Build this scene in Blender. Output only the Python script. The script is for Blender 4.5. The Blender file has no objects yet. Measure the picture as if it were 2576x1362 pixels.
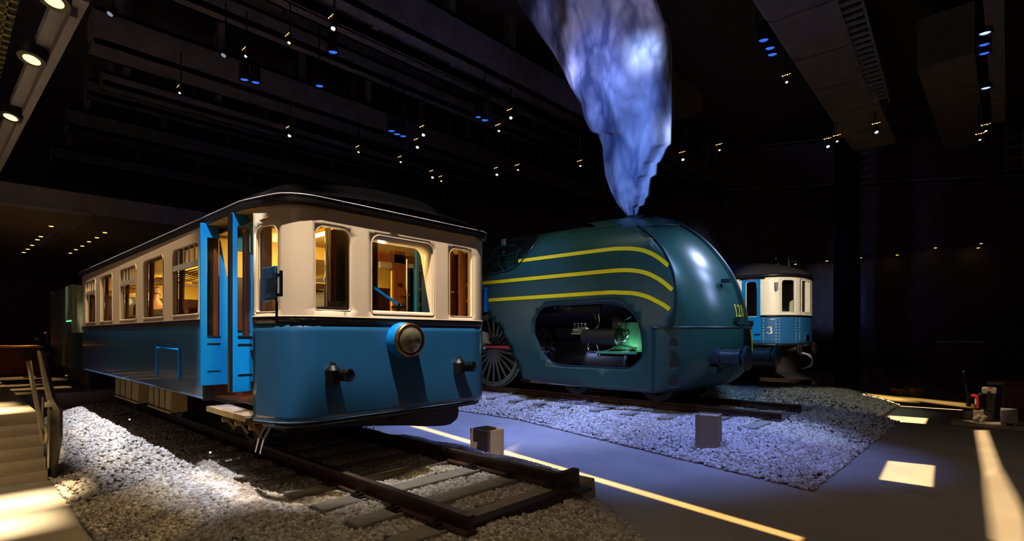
import bpy, bmesh, math, random
import numpy as np
from mathutils import Vector, Matrix
from mathutils.geometry import delaunay_2d_cdt
R = math.radians
rng = np.random.default_rng(7)
random.seed(7)
scene = bpy.context.scene
C = scene.collection

# ------------------------------------------------------------------ camera
# world: x runs along the tracks towards the buffers, y across the tracks, z up; the lens stands at (0, 0, 1.9)
FPX, CX, HY, CZ = 1336.0, 1288.0, 843.0, 1.9
YAW = math.atan2(.6825, .731)
sn, cs = math.sin(YAW), math.cos(YAW)
cam = bpy.data.objects.new('camera', bpy.data.cameras.new('camera'))
C.objects.link(cam)
cam.location = (0, 0, CZ)
cam.rotation_euler = (R(90), 0, YAW)
cam.data.sensor_width = 36
cam.data.lens = FPX / 2576 * 36
cam.data.shift_y = (HY - 681) / 2576
cam.data.clip_start = .05
cam.data.clip_end = 300
scene.camera = cam

def ray(x, y):
    a = (x - CX) / FPX
    return (cs * a - sn, sn * a + cs, (HY - y) / FPX)
def atV(x, y, v):                      # point of the photograph on the plane y = v
    d = ray(x, y); t = v / d[1]; return Vector((d[0] * t, v, CZ + d[2] * t))
def atU(x, y, u):
    d = ray(x, y); t = u / d[0]; return Vector((u, d[1] * t, CZ + d[2] * t))
def atZ(x, y, z):
    d = ray(x, y); t = (z - CZ) / d[2]; return Vector((d[0] * t, d[1] * t, z))
def atD(x, y, dist):                   # point at a depth along the view
    d = ray(x, y); return Vector((d[0] * dist, d[1] * dist, CZ + d[2] * dist))

# ------------------------------------------------------------------ world, exposure
w = bpy.data.worlds.new('hall_dark'); scene.world = w
w.use_nodes = True
w.node_tree.nodes['Background'].inputs[0].default_value = (.048, .032, .039, 1)
w.node_tree.nodes['Background'].inputs[1].default_value = 1.0
scene.view_settings.view_transform = 'Standard'
scene.view_settings.look = 'None'
scene.view_settings.exposure = 0
scene.view_settings.gamma = 1
scene.cycles.use_denoising = True
scene.cycles.max_bounces = 6
scene.cycles.transparent_max_bounces = 16
scene.cycles.sample_clamp_indirect = 4

# ------------------------------------------------------------------ lamps of the hall
def lamp(name, kind, loc, power, col, target=None, size=.1, angle=40, blend=.4):
    l = bpy.data.lights.new(name, kind)
    l.energy = power; l.color = col
    if kind == 'SPOT':
        l.spot_size = R(angle); l.spot_blend = blend; l.shadow_soft_size = size
    elif kind == 'AREA':
        l.size = size
    else:
        l.shadow_soft_size = size
    o = bpy.data.objects.new(name, l); C.objects.link(o); o.location = loc
    if target is not None:
        d = Vector(target) - Vector(loc)
        o.rotation_euler = d.to_track_quat('-Z', 'Y').to_euler()
    return o

WARM, COOL, BLUE, GOLD = (1, .80, .56), (.84, .88, 1.0), (.22, .34, 1.0), (1, .70, .30)
# shaped projector beams: an ellipsoidal lamp with shutters, pointing straight down; poly lies on the plane z = plane
def shutter_beam(name, poly, power, col, soft=.05, h=8.2, pos=None, plane=0.0, size=.01):
    cx = sum(p[0] for p in poly) / len(poly); cy = sum(p[1] for p in poly) / len(poly)
    if pos: cx, cy, h = pos[0], pos[1], pos[2] - plane
    l = bpy.data.lights.new(name, 'SPOT'); l.energy = power; l.color = col
    reach = max(math.hypot(p[0] - cx, p[1] - cy) for p in poly) + .5
    l.spot_size = min(2.9, 2 * math.atan(reach / h)); l.spot_blend = .02; l.shadow_soft_size = size
    o = bpy.data.objects.new(name, l); C.objects.link(o); o.location = (cx, cy, h + plane)
    l.use_nodes = True
    nt = l.node_tree; n = nt.nodes; em = n['Emission']
    tc = n.new('ShaderNodeTexCoord'); sep = n.new('ShaderNodeSeparateXYZ')
    nt.links.new(tc.outputs['Normal'], sep.inputs[0])
    def math_node(op, a, b=None, clamp=False):
        m = n.new('ShaderNodeMath'); m.operation = op; m.use_clamp = clamp
        for i, q in enumerate((a, b)):
            if q is None: continue
            if isinstance(q, (int, float)): m.inputs[i].default_value = q
            else: nt.links.new(q, m.inputs[i])
        return m.outputs[0]
    sx = math_node('MULTIPLY', math_node('DIVIDE', sep.outputs[0], sep.outputs[2]), -h)
    sy = math_node('MULTIPLY', math_node('DIVIDE', sep.outputs[1], sep.outputs[2]), -h)
    P = [(p[0] - cx, p[1] - cy) for p in poly]
    sf = list(soft) if isinstance(soft, (list, tuple)) else [soft] * len(P)
    area = sum(P[i][0] * P[(i + 1) % len(P)][1] - P[(i + 1) % len(P)][0] * P[i][1] for i in range(len(P)))
    if area < 0:
        P = P[::-1]; sf = sf[::-1]; sf = sf[1:] + sf[:1]
    res = None
    for i in range(len(P)):
        (x0, y0), (x1, y1) = P[i], P[(i + 1) % len(P)]
        ln = math.hypot(x1 - x0, y1 - y0)
        nx, ny = -(y1 - y0) / ln, (x1 - x0) / ln
        d = math_node('ADD', math_node('ADD', math_node('MULTIPLY', sx, nx), math_node('MULTIPLY', sy, ny)), -(nx * x0 + ny * y0))
        e = math_node('ADD', math_node('MULTIPLY', d, 1 / sf[i]), .5, True)
        res = e if res is None else math_node('MULTIPLY', res, e)
    nt.links.new(res, em.inputs['Strength'])
    return o
def ground(*pts, z=0): return [tuple(atZ(x, y, z)[:2]) for x, y in pts]

# key on the railcar: steep, from in front of its near corner, shuttered to the car itself
shutter_beam('key_spot', [(-5.16, 2.62), (-5.16, 5.22), (-5.94, 6.36), (-5.94, 2.62)], 6000, (1, .87, .75), (.12, .10, .08, .05), pos=(-3.0, 1.45, 9.6), plane=1.0, size=.06)
shutter_beam('key_spot', [(-5.16, 1.9), (-5.16, 2.62), (-5.94, 2.62), (-6.66, 2.36), (-6.66, 1.9)], 6000, (1, .87, .75), (.12, .05, .1, .1, .1), pos=(-3.0, 1.45, 9.6), plane=1.0, size=.06)
lamp('hall_bounce', 'AREA', (-.5, -3.2, 3.6), 18, (1, .70, .28), (-6.0, 2.6, 2.0), 2.5)
shutter_beam('side_spot', [(-6.8, 2.09), (-6.8, 4), (-15.4, 4), (-15.4, 2.09)], 2100, (1, .80, .54), (.6, .3, .4, .03), pos=(-9.8, .75, 8.4), plane=2.0, size=.04)
lamp('side_fill', 'SPOT', (-7.5, -1.0, 6.5), 28, (.80, .84, 1), (-9.5, 2.1, 1.5), .3, 80, 1)
shutter_beam('door_spot', [(-5.98, 1.84), (-5.98, 3.3), (-8.1, 3.3), (-8.1, 2.8), (-6.85, 1.84)], 3000, (.94, .97, 1), .08, pos=(-4.2, .2, 7.5), plane=1.3, size=.04)
# cool pools on the ballast on the near side
shutter_beam('ballast_spot', ground((150, 1037), (212, 1025), (330, 1092), (300, 1150), (150, 1085), z=.25), 6200, COOL, (.1, .2, .05, .8, .5), plane=.25, pos=(-11, 1.95, 8.4), size=.03)
shutter_beam('ballast_spot', ground((245, 1046), (620, 1252), (560, 1290), (390, 1235), (190, 1110), z=.25), 5400, COOL, (.05, .3, .5, .6, 1.2), plane=.25, pos=(-7.8, 1.98, 8.4), size=.03)
shutter_beam('ballast_spot', ground((628, 1258), (742, 1216), (840, 1255), (800, 1290), (600, 1292), z=.25), 2600, (1, .94, .88), (.08, .3, .4, .4, .3), plane=.25, pos=(-5.5, 2.2, 8.4), size=.03)
shutter_beam('ballast_spot', ground((745, 1212), (1120, 1124), (1262, 1188), (1120, 1240), (900, 1290), z=.3), 1900, (1, .96, .88), (.08, .10, .7, .9, .5), plane=.3, pos=(-4.9, 3.2, 8.4), size=.05)
lamp('ballast_fill', 'SPOT', (-2.3, 1.8, 7.0), 260, (1, .74, .40), (-2.7, 2.5, 0), .3, 52, 1)
lamp('ballast_fill', 'SPOT', (-5.5, -.2, 6.0), 90, (1, .78, .46), (-5.8, 1.1, .1), .3, 50, 1)
# blue floods on the streamlined engine, its ballast and the smoke
lamp('blue_flood', 'SPOT', (-2.2, 7.0, 9.2), 900, (.2, .42, 1), (-4.6, 11.0, 2.4), .25, 44, .8)
lamp('blue_flood', 'SPOT', (-8.6, 7.4, 9.0), 5400, (.24, .36, 1), (-8.2, 8.3, .2), .3, 46, .8)
lamp('blue_flood', 'SPOT', (-5.4, 7.2, 9.0), 3700, (.22, .33, 1), (-5.0, 8.0, .2), .2, 44, .8)
lamp('blue_flood', 'SPOT', (-2.2, 8.2, 8.6), 2300, (.22, .33, 1), (-2.7, 9.3, .2), .12, 32, 1)
lamp('nose_spot', 'SPOT', (-1.4, 6.4, 8.4), 2100, (.28, .62, 1), (-4.3, 10.8, 3.0), .5, 24, .7)
lamp('nose_streak_light', 'SPOT', (-1.95, 13.45, 7.7), 1500, (.52, .64, 1), (-4.6, 10.6, 3.2), .42, 26, .7)
lamp('nose_streak_light', 'SPOT', (-.3, 12.15, 6.8), 900, (.44, .55, 1), (-4.5, 10.5, 3.0), .55, 26, .7)  # this lamp and the next are added to stretch the highlight downward
lamp('nose_streak_light', 'SPOT', (.9, 11.6, 5.4), 460, (.40, .54, 1), (-4.4, 10.5, 2.6), .55, 26, .7)
q_ = atZ(2000, 1080, .25); lamp('ridge_spot', 'SPOT', (q_.x + .6, q_.y - .3, 7.6), 1300, (.42, .60, 1), tuple(q_), .1, 17, .9)
lamp('wheel_fill', 'SPOT', (-9.2, 8.75, .45), 38, (.86, .93, 1), (-10.6, 10.45, 1.35), .03, 75, .7)  # added low lamp that brightens the driving wheel
lamp('side_flood', 'SPOT', (-7.6, 5.2, 8.5), 680, (.85, 1, .9), (-7.4, 9.9, 2.6), .4, 46, .9)
# cream railcar at the far right
lamp('far_spot', 'SPOT', (-.6, 8.6, 5.6), 3500, (1, .92, .80), (-4.9, 16.6, 2.7), .06, 20, .4)
lamp('far_spot', 'SPOT', (-2.0, 13.6, 7.8), 420, (.9, .95, .70), (-3.2, 15.8, .2), .05, 30, .6)
# left stair downlights
for u, v, pw in ((-8.2, .42, 1500), (-7.3, .10, 1500), (-10.75, .2, 1700), (-11.6, .0, 1100)):
    shutter_beam('stair_downlight_beam', [(u - .34, v - 2.4), (u + .34, v - 2.4), (u + .34, v + .6), (u - .34, v + .6)], pw * 7, (1, .77, .42), .5, h=4.9, plane=0 if u > -9 else .79, pos=(u, v - .6, 4.9), size=.05)
lamp('stair_fill', 'SPOT', (-5.0, -1.6, 4.8), 800, (1, .74, .36), (-8.9, -.4, .3), .3, 40, 1)
BEAM = (1, .70, .34)
shutter_beam('track_line_beam', [(-11.4, 7.02), (-11.4, 7.22), (-1.4, 5.50), (-1.4, 5.36)], 17000, (1, .60, .17), .05, 8.6)
shutter_beam('sleeper_patch_beam', ground((2235, 1160), (2350, 1172), (2345, 1226), (2213, 1207)), 12000, BEAM, .05)
shutter_beam('sleeper_patch_beam', ground((2237, 1046), (2333, 1053), (2326, 1067), (2234, 1060)), 16000, BEAM, .06)
shutter_beam('floor_bar_beam', ground((2455, 1083), (2482, 1083), (2516, 1180), (2478, 1200)), 8500, BEAM, .10)
shutter_beam('floor_bar_beam', ground((2477, 1198), (2515, 1178), (2580, 1300), (2590, 1390), (2500, 1362)), 7800, BEAM, .12)
shutter_beam('far_line_beam', [(-2.95, 17.28), (-2.95, 17.40), (-.85, 17.62), (-.85, 17.50)], 16000, BEAM, .05)
shutter_beam('far_floor_beam', ground((2150, 988), (2290, 1004), (2290, 1012), (2150, 999)), 3600, (1, .62, .14), (.5, .5, .5, .06), 5.0)
shutter_beam('far_floor_beam', ground((2280, 1000), (2436, 1016), (2436, 1026), (2300, 1008)), 1700, (1, .62, .14), .35, 5.0)
lamp('floor_fill', 'SPOT', (1.5, 7.0, 7.5), 230, (1, .80, .55), (-.2, 8.5, 0), .3, 90, 1)
lamp('trolley_spot', 'SPOT', (-.9, 13.2, 5.2), 900, (1, .82, .52), (-.30, 14.75, .35), .05, 10, .5)
lamp('coach_fill', 'SPOT', (-14.8, -.6, 4.7), 150, (.8, .95, .75), (-16.6, 2.0, 2.6), .1, 18, .6)  # added lamp that brightens the bellows
lamp('crate_spot', 'SPOT', (-20.6, 1.2, 4.9), 420, (1, .6, .16), (-20.6, 1.35, 1.6), .05, 30, .4)
for u, v in ((-16.0, .2), (-17.2, 1.2), (-18.6, .6), (-19.5, 2.6), (-22.0, 2.6)):
    shutter_beam('left_floor_beam', [(u - .25, v - 1.6), (u + .25, v - 1.6), (u + .25, v + 1), (u - .25, v + 1)], 900, (1, .62, .2), .4, h=4.2, plane=.79, pos=(u, v, 4.9))

# ------------------------------------------------------------------ materials
def srgb(r, g, b):
    return tuple(((c / 255) / 12.92 if c / 255 <= .04045 else ((c / 255 + .055) / 1.055) ** 2.4) for c in (r, g, b)) + (1,)
def mat(name, rgb, rough=.5, metal=0, var=.12, scale=6, bump=0, bscale=60, coat=0, spec=.5):
    m = bpy.data.materials.new(name); m.use_nodes = True
    nt = m.node_tree; n = nt.nodes; b = n['Principled BSDF']
    tc = n.new('ShaderNodeTexCoord')
    no = n.new('ShaderNodeTexNoise'); no.inputs['Scale'].default_value = scale; no.inputs['Detail'].default_value = 6
    nt.links.new(tc.outputs['Object'], no.inputs['Vector'])
    rp = n.new('ShaderNodeValToRGB')
    c = srgb(*rgb)
    rp.color_ramp.elements[0].position = .3; rp.color_ramp.elements[1].position = .7
    rp.color_ramp.elements[0].color = tuple(x * (1 - var) for x in c[:3]) + (1,)
    rp.color_ramp.elements[1].color = tuple(min(1, x * (1 + var)) for x in c[:3]) + (1,)
    nt.links.new(no.outputs['Fac'], rp.inputs['Fac'])
    nt.links.new(rp.outputs['Color'], b.inputs['Base Color'])
    b.inputs['Roughness'].default_value = rough; b.inputs['Metallic'].default_value = metal
    b.inputs['Coat Weight'].default_value = coat
    b.inputs['Specular IOR Level'].default_value = spec
    if bump:
        n2 = n.new('ShaderNodeTexNoise'); n2.inputs['Scale'].default_value = bscale; n2.inputs['Detail'].default_value = 4
        nt.links.new(tc.outputs['Object'], n2.inputs['Vector'])
        bp = n.new('ShaderNodeBump'); bp.inputs['Strength'].default_value = bump; bp.inputs['Distance'].default_value = .02
        nt.links.new(n2.outputs['Fac'], bp.inputs['Height']); nt.links.new(bp.outputs['Normal'], b.inputs['Normal'])
    return m
def emat(name, rgb, strength):
    m = bpy.data.materials.new(name); m.use_nodes = True
    nt = m.node_tree; nt.nodes.clear()
    o = nt.nodes.new('ShaderNodeOutputMaterial'); e = nt.nodes.new('ShaderNodeEmission')
    e.inputs[0].default_value = srgb(*rgb); e.inputs[1].default_value = strength
    nt.links.new(e.outputs[0], o.inputs[0]); return m
def glassmat(name, tint=(.92, .94, .93), f0=.04, rough=.01):
    m = bpy.data.materials.new(name); m.use_nodes = True
    nt = m.node_tree; nt.nodes.clear(); n = nt.nodes
    o = n.new('ShaderNodeOutputMaterial'); mx = n.new('ShaderNodeMixShader')
    tr = n.new('ShaderNodeBsdfTransparent'); gl = n.new('ShaderNodeBsdfGlossy'); lw = n.new('ShaderNodeLayerWeight'); lw.inputs[0].default_value = .5
    pw = n.new('ShaderNodeMath'); pw.operation = 'POWER'; pw.inputs[1].default_value = 5
    ma = n.new('ShaderNodeMath'); ma.operation = 'MULTIPLY_ADD'; ma.inputs[1].default_value = .6; ma.inputs[2].default_value = f0
    tr.inputs[0].default_value = (*tint, 1); gl.inputs['Roughness'].default_value = rough
    nt.links.new(lw.outputs['Facing'], pw.inputs[0]); nt.links.new(pw.outputs[0], ma.inputs[0])
    nt.links.new(ma.outputs[0], mx.inputs[0]); nt.links.new(tr.outputs[0], mx.inputs[1]); nt.links.new(gl.outputs[0], mx.inputs[2])
    nt.links.new(mx.outputs[0], o.inputs[0]); return m
def woodmat(name, a, b_, scale=14):
    m = mat(name, a, .38, coat=.2)
    nt = m.node_tree; n = nt.nodes; b = n['Principled BSDF']
    wv = n.new('ShaderNodeTexNoise'); wv.inputs['Scale'].default_value = scale; wv.inputs['Detail'].default_value = 8
    mp = n.new('ShaderNodeMapping'); mp.inputs['Scale'].default_value = (1, 1, .08)
    tc = n.new('ShaderNodeTexCoord')
    nt.links.new(tc.outputs['Object'], mp.inputs[0]); nt.links.new(mp.outputs[0], wv.inputs['Vector'])
    rp = n.new('ShaderNodeValToRGB'); rp.color_ramp.elements[0].color = srgb(*a); rp.color_ramp.elements[1].color = srgb(*b_)
    rp.color_ramp.elements[0].position = .35; rp.color_ramp.elements[1].position = .65
    nt.links.new(wv.outputs['Fac'], rp.inputs[0]); nt.links.new(rp.outputs[0], b.inputs['Base Color'])
    return m

M = dict(
    cream=mat('cream_paint', (222, 200, 170), .42, var=.03, scale=2, bump=.05, bscale=9, coat=.15),
    cream_far=mat('ivory_paint', (236, 224, 196), .4, var=.03, scale=2),
    blue=mat('railcar_blue_paint', (36, 92, 138), .28, var=.05, scale=3, coat=.4),
    doorblue=mat('door_blue_paint', (0, 116, 190), .35, var=.05, scale=4, coat=.2),
    black=mat('black_paint', (17, 16, 17), .4, var=.2),
    roof=mat('roof_black', (12, 10, 11), .8, var=.2, bump=.1, bscale=20, spec=0),
    iron=mat('dark_iron', (42, 33, 30), .55, .3, var=.3, scale=9),
    rail=mat('rusty_rail_steel', (74, 50, 42), .55, .4, var=.3, scale=5),
    railtop=mat('worn_rail_head', (140, 128, 122), .35, .8, var=.15),
    steel=mat('stainless_steel', (190, 180, 160), .25, 1, var=.06),
    brass=mat('brass', (190, 150, 80), .3, 1, var=.1),
    chrome=mat('chrome', (215, 210, 200), .12, 1, var=.04),
    loco=mat('engine_green_paint', (33, 66, 59), .3, var=.06, scale=3),
    locod=mat('engine_dark_edge', (16, 36, 44), .4, var=.1),
    yellow=mat('yellow_lining', (236, 200, 0), .5, var=.04),
    boiler=mat('boiler_black', (30, 30, 40), .45, .2, var=.2),
    wheelp=mat('wheel_dark_green', (88, 94, 92), .4, .3, var=.2),
    silver=mat('bright_metal', (200, 205, 205), .2, 1, var=.1),
    rodred=mat('rod_red_paint', (170, 60, 60), .4, var=.1),
    greenin=mat('frame_green', (70, 140, 105), .5, var=.2, scale=7),
    wood=woodmat('varnished_wood', (92, 44, 18), (140, 76, 30)),
    wooddark=woodmat('dark_wood', (44, 17, 12), (74, 30, 20)),
    intcream=mat('interior_cream', (226, 186, 84), .5, var=.04),
    curtain=mat('brown_curtain', (72, 34, 24), .85, var=.25, scale=12),
    seat=mat('leather_seat', (120, 58, 30), .5, var=.15),
    concrete=mat('concrete', (142, 128, 110), .85, var=.12, scale=5, bump=.2, bscale=80),
    sleeper=mat('sleeper_concrete', (132, 124, 114), .85, var=.16, scale=6, bump=.3, bscale=60),
    boxc=mat('box_concrete', (150, 132, 114), .8, var=.08, scale=8, bump=.1, bscale=90),
    floor=mat('polished_concrete_floor', (150, 142, 136), .55, var=.10, scale=1.6, bump=.03, bscale=40),
    dark=mat('hall_dark_paint', (128, 118, 118), .8, var=.2, scale=3),
    darker=mat('hall_black_paint', (98, 90, 92), .8, var=.2, scale=3),
    duct=mat('galvanised_duct', (150, 146, 150), .6, .2, var=.1, scale=4),
    can=mat('lamp_housing_black', (20, 18, 19), .5, var=.1),
    red=mat('red_machine_paint', (206, 44, 24), .4, var=.08),
    crate=mat('dark_red_paint', (96, 36, 26), .6, var=.15),
    crate_top=mat('orange_lit_top', (206, 150, 60), .6, var=.08),  # orange light on the crate top is put into this colour
    olive=mat('ochre_wood', (150, 122, 66), .7, var=.18, scale=8),
    skin=mat('skin', (214, 156, 118), .5, var=.05),
    hair=mat('grey_hair', (170, 140, 110), .8, var=.15),
    shirt=mat('olive_shirt', (78, 72, 50), .9, var=.15),
    trousers=mat('dark_trousers', (44, 42, 46), .9, var=.15),
    stonebase=mat('ballast_bed', (92, 86, 78), .95, var=.3, scale=30, bump=.8, bscale=40),
    gang=mat('grey_green_bellows', (150, 166, 134), .6, var=.12, scale=5),
    coach=mat('dark_green_coach', (40, 52, 46), .5, var=.15),
    mesh=mat('grid_ceiling', (116, 112, 60), .7, var=.3, scale=8),
    sign=mat('sign_white', (225, 228, 235), .5, var=.02),
    glass=glassmat('window_glass'),
    sash=mat('pale_sash_metal', (196, 188, 176), .4, .2, var=.08),
    railsteel=mat('brushed_rail_steel', (186, 172, 140), .32, .35, var=.06),
    bead=mat('pale_blue_bead', (96, 138, 176), .4, var=.05),
    darkroof=mat('satin_roof', (52, 50, 50), .36, var=.1),
    lampglass=mat('headlight_glass', (160, 150, 126), .16, .3, var=.35, scale=9, coat=1),
    lens=glassmat('lens_glass', (.95, .9, .8), .06, .02),
    white_led=emat('white_led', (235, 242, 255), 9),
    white_dim=emat('white_lens_dim', (190, 200, 215), .45),
    blue_led=emat('blue_lens', (60, 110, 235), 1.0),
    blue_hot=emat('blue_lens_bright', (150, 175, 255), 2.5),
    warm_led=emat('warm_lens', (255, 214, 150), 6),
    warm_big=emat('downlight_glow', (255, 214, 150), 2.2),
    vent=emat('warm_vent', (255, 190, 110), 2.2),
    amber=emat('amber_downlight', (255, 178, 80), 5),
    lampglow=emat('coach_lamp_glow', (255, 214, 130), 12),
    green_led=emat('green_sign_glow', (120, 255, 170), 1.2),
)
def ballast_material():
    m = bpy.data.materials.new('ballast_stone'); m.use_nodes = True
    nt = m.node_tree; n = nt.nodes; b = n['Principled BSDF']
    g = n.new('ShaderNodeNewGeometry'); rp = n.new('ShaderNodeValToRGB')
    e = rp.color_ramp.elements
    e[0].position = 0; e[0].color = srgb(134, 130, 127); e[1].position = 1; e[1].color = srgb(200, 196, 193)
    q = rp.color_ramp.elements.new(.12); q.color = srgb(146, 132, 118)
    nt.links.new(g.outputs['Random Per Island'], rp.inputs[0]); nt.links.new(rp.outputs[0], b.inputs['Base Color'])
    b.inputs['Roughness'].default_value = .9
    return m
M['stone'] = ballast_material()

# ------------------------------------------------------------------ mesh helpers
class MB:
    def __init__(s): s.v = []; s.f = []
    def add(s, v, f):
        k = len(s.v); s.v += [tuple(p) for p in v]; s.f += [[i + k for i in q] for q in f]; return s
    def box(s, x0, x1, y0, y1, z0, z1, rz=0, piv=None):
        v = [(x, y, z) for z in (z0, z1) for x, y in ((x0, y0), (x1, y0), (x1, y1), (x0, y1))]
        if rz:
            px, py = piv or ((x0 + x1) / 2, (y0 + y1) / 2); c, q = math.cos(rz), math.sin(rz)
            v = [(px + (x - px) * c - (y - py) * q, py + (x - px) * q + (y - py) * c, z) for x, y, z in v]
        return s.add(v, [(0, 3, 2, 1), (4, 5, 6, 7), (0, 1, 5, 4), (1, 2, 6, 5), (2, 3, 7, 6), (3, 0, 4, 7)])
    def bar(s, p, q, w, h, up=(0, 0, 1)):
        p, q = Vector(p), Vector(q); d = (q - p).normalized(); up = Vector(up)
        if abs(d.dot(up)) > .98: up = Vector((1, 0, 0))
        a = d.cross(up).normalized() * w / 2; b = a.cross(d).normalized() * h / 2
        v = [e + i * a + j * b for e in (p, q) for i, j in ((-1, -1), (1, -1), (1, 1), (-1, 1))]
        return s.add(v, [(0, 1, 2, 3), (7, 6, 5, 4), (0, 4, 5, 1), (1, 5, 6, 2), (2, 6, 7, 3), (3, 7, 4, 0)])
    def tube(s, pts, r, n=8, cap=True, closed=False):
        pts = [Vector(p) for p in pts]; rs = r if isinstance(r, (list, tuple)) else [r] * len(pts)
        k = len(s.v); N = len(pts); ref = None
        for i, p in enumerate(pts):
            if closed: d = (pts[(i + 1) % N] - pts[i - 1]).normalized()
            else: d = (pts[min(i + 1, N - 1)] - pts[max(i - 1, 0)]).normalized()
            if ref is None: ref = Vector((0, 0, 1)) if abs(d.z) < .9 else Vector((1, 0, 0))
            a = d.cross(ref).normalized(); b = d.cross(a).normalized(); ref = -b if False else ref
            if abs(d.dot(ref)) > .95: ref = Vector((0, 1, 0)); a = d.cross(ref).normalized(); b = d.cross(a).normalized()
            for j in range(n):
                t = 2 * math.pi * j / n; s.v.append(tuple(p + (a * math.cos(t) + b * math.sin(t)) * rs[i]))
        for i in range(N if closed else N - 1):
            for j in range(n):
                i2 = (i + 1) % N
                s.f.append([k + i * n + j, k + i * n + (j + 1) % n, k + i2 * n + (j + 1) % n, k + i2 * n + j])
        if cap and not closed:
            s.f.append([k + j for j in range(n)][::-1]); s.f.append([k + (N - 1) * n + j for j in range(n)])
        return s
    def cyl(s, p, q, r, n=24, r2=None): return s.tube([p, q], [r, r if r2 is None else r2], n)
    def lathe(s, o, axis, prof, n=32, cap=True):           # prof: (distance along the axis, radius)
        o, d = Vector(o), Vector(axis).normalized(); up = Vector((0, 0, 1)) if abs(d.z) < .9 else Vector((1, 0, 0))
        a = d.cross(up).normalized(); b = a.cross(d).normalized(); k = len(s.v)
        for t, r in prof:
            for j in range(n):
                q = 2 * math.pi * j / n; s.v.append(tuple(o + d * t + (a * math.cos(q) + b * math.sin(q)) * max(r, 1e-4)))
        for i in range(len(prof) - 1):
            for j in range(n): s.f.append([k + i * n + j, k + i * n + (j + 1) % n, k + (i + 1) * n + (j + 1) % n, k + (i + 1) * n + j])
        if cap: s.f.append([k + j for j in range(n)][::-1]); s.f.append([k + (len(prof) - 1) * n + j for j in range(n)])
        return s
    def grid(s, fn, nu, nv, wrap=False):
        k = len(s.v)
        for i in range(nu + 1):
            for j in range(nv + (0 if wrap else 1)): s.v.append(tuple(fn(i / nu, j / nv)))
        m = nv if wrap else nv + 1
        for i in range(nu):
            for j in range(nv): s.f.append([k + i * m + j, k + (i + 1) * m + j, k + (i + 1) * m + (j + 1) % m, k + i * m + (j + 1) % m])
        return s
    def prism(s, poly, fn0, fn1):                          # polygon pushed between two mappings
        n = len(poly); k = len(s.v)
        s.v += [tuple(fn0(*p)) for p in poly] + [tuple(fn1(*p)) for p in poly]
        s.f += [[k + i for i in range(n)][::-1], [k + n + i for i in range(n)]] + [[k + i, k + (i + 1) % n, k + n + (i + 1) % n, k + n + i] for i in range(n)]
        return s
    def sheet(s, outer, holes, step, fn):                  # flat outline with holes, finely meshed, bent by fn
        def dens(p):
            o = []
            for i in range(len(p)):
                a, b = p[i], p[(i + 1) % len(p)]; m = max(1, int(math.hypot(b[0] - a[0], b[1] - a[1]) / step + .5))
                o += [(a[0] + (b[0] - a[0]) * t / m, a[1] + (b[1] - a[1]) * t / m) for t in range(m)]
            return o
        def inside(p, q):
            r = False
            for i in range(len(p)):
                (x0, y0), (x1, y1) = p[i], p[i - 1]
                if (y0 > q[1]) != (y1 > q[1]) and q[0] < (x1 - x0) * (q[1] - y0) / (y1 - y0) + x0: r = not r
            return r
        loops = [dens(outer)] + [dens(h) for h in holes]; vs = []; es = []
        for L in loops:
            k = len(vs); vs += L; es += [(k + i, k + (i + 1) % len(L)) for i in range(len(L))]
        bd = np.array(vs)
        xs = [p[0] for p in outer]; ys = [p[1] for p in outer]
        for x in np.arange(min(xs) + step * .5, max(xs), step):
            for y in np.arange(min(ys) + step * .5, max(ys), step):
                if ((bd - (x, y)) ** 2).sum(1).min() > (step * .45) ** 2: vs.append((x, y))
        rv, _, rf, *_ = delaunay_2d_cdt([Vector(p) for p in vs], es, [], 0, 1e-6)
        keep = []
        for q in rf:
            c = (sum(rv[i][0] for i in q) / len(q), sum(rv[i][1] for i in q) / len(q))
            if inside(loops[0], c) and not any(inside(h, c) for h in loops[1:]): keep.append(list(q))
        return s.add([fn(p[0], p[1]) for p in rv], keep)

def world_loc(o):
    v = Vector((0, 0, 0))
    while o is not None: v = v + o.location; o = o.parent
    return v
def tag(o, label=None, cat=None, group=None, kind=None):
    for k, v in (('label', label), ('category', cat), ('group', group), ('kind', kind)):
        if v: o[k] = v
    return o
def thing(name, label, cat, loc=(0, 0, 0), group=None):
    o = bpy.data.objects.new(name, None); C.objects.link(o); o.location = loc; o.empty_display_size = .1
    return tag(o, label, cat, group)
def obj(mb, name, m, parent=None, smooth=35, bevel=0, solid=0, off=-1, label=None, center=False):
    me = bpy.data.meshes.new(name)
    sh = Vector((0, 0, 0))
    o = bpy.data.objects.new(name, me); C.objects.link(o)
    if parent is not None: o.parent = parent; sh = world_loc(parent)
    elif center:
        a = np.array(mb.v); lo, hi = a.min(0), a.max(0); sh = Vector(((lo[0] + hi[0]) / 2, (lo[1] + hi[1]) / 2, lo[2])); o.location = sh
    me.from_pydata([tuple(Vector(p) - sh) for p in mb.v], [], mb.f)
    me.materials.append(M[m] if isinstance(m, str) else m)
    bm = bmesh.new(); bm.from_mesh(me)
    bmesh.ops.remove_doubles(bm, verts=bm.verts, dist=1e-5)
    bmesh.ops.recalc_face_normals(bm, faces=bm.faces); bm.to_mesh(me); bm.free()
    if smooth:
        me.polygons.foreach_set('use_smooth', [True] * len(me.polygons)); me.set_sharp_from_angle(angle=R(smooth))
    if solid:
        md = o.modifiers.new('thickness', 'SOLIDIFY'); md.thickness = solid; md.offset = off
    if bevel:
        md = o.modifiers.new('edge', 'BEVEL'); md.width = bevel; md.segments = 2; md.limit_method = 'ANGLE'; md.angle_limit = R(40)
    if label: o['label'] = label
    return o
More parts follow.
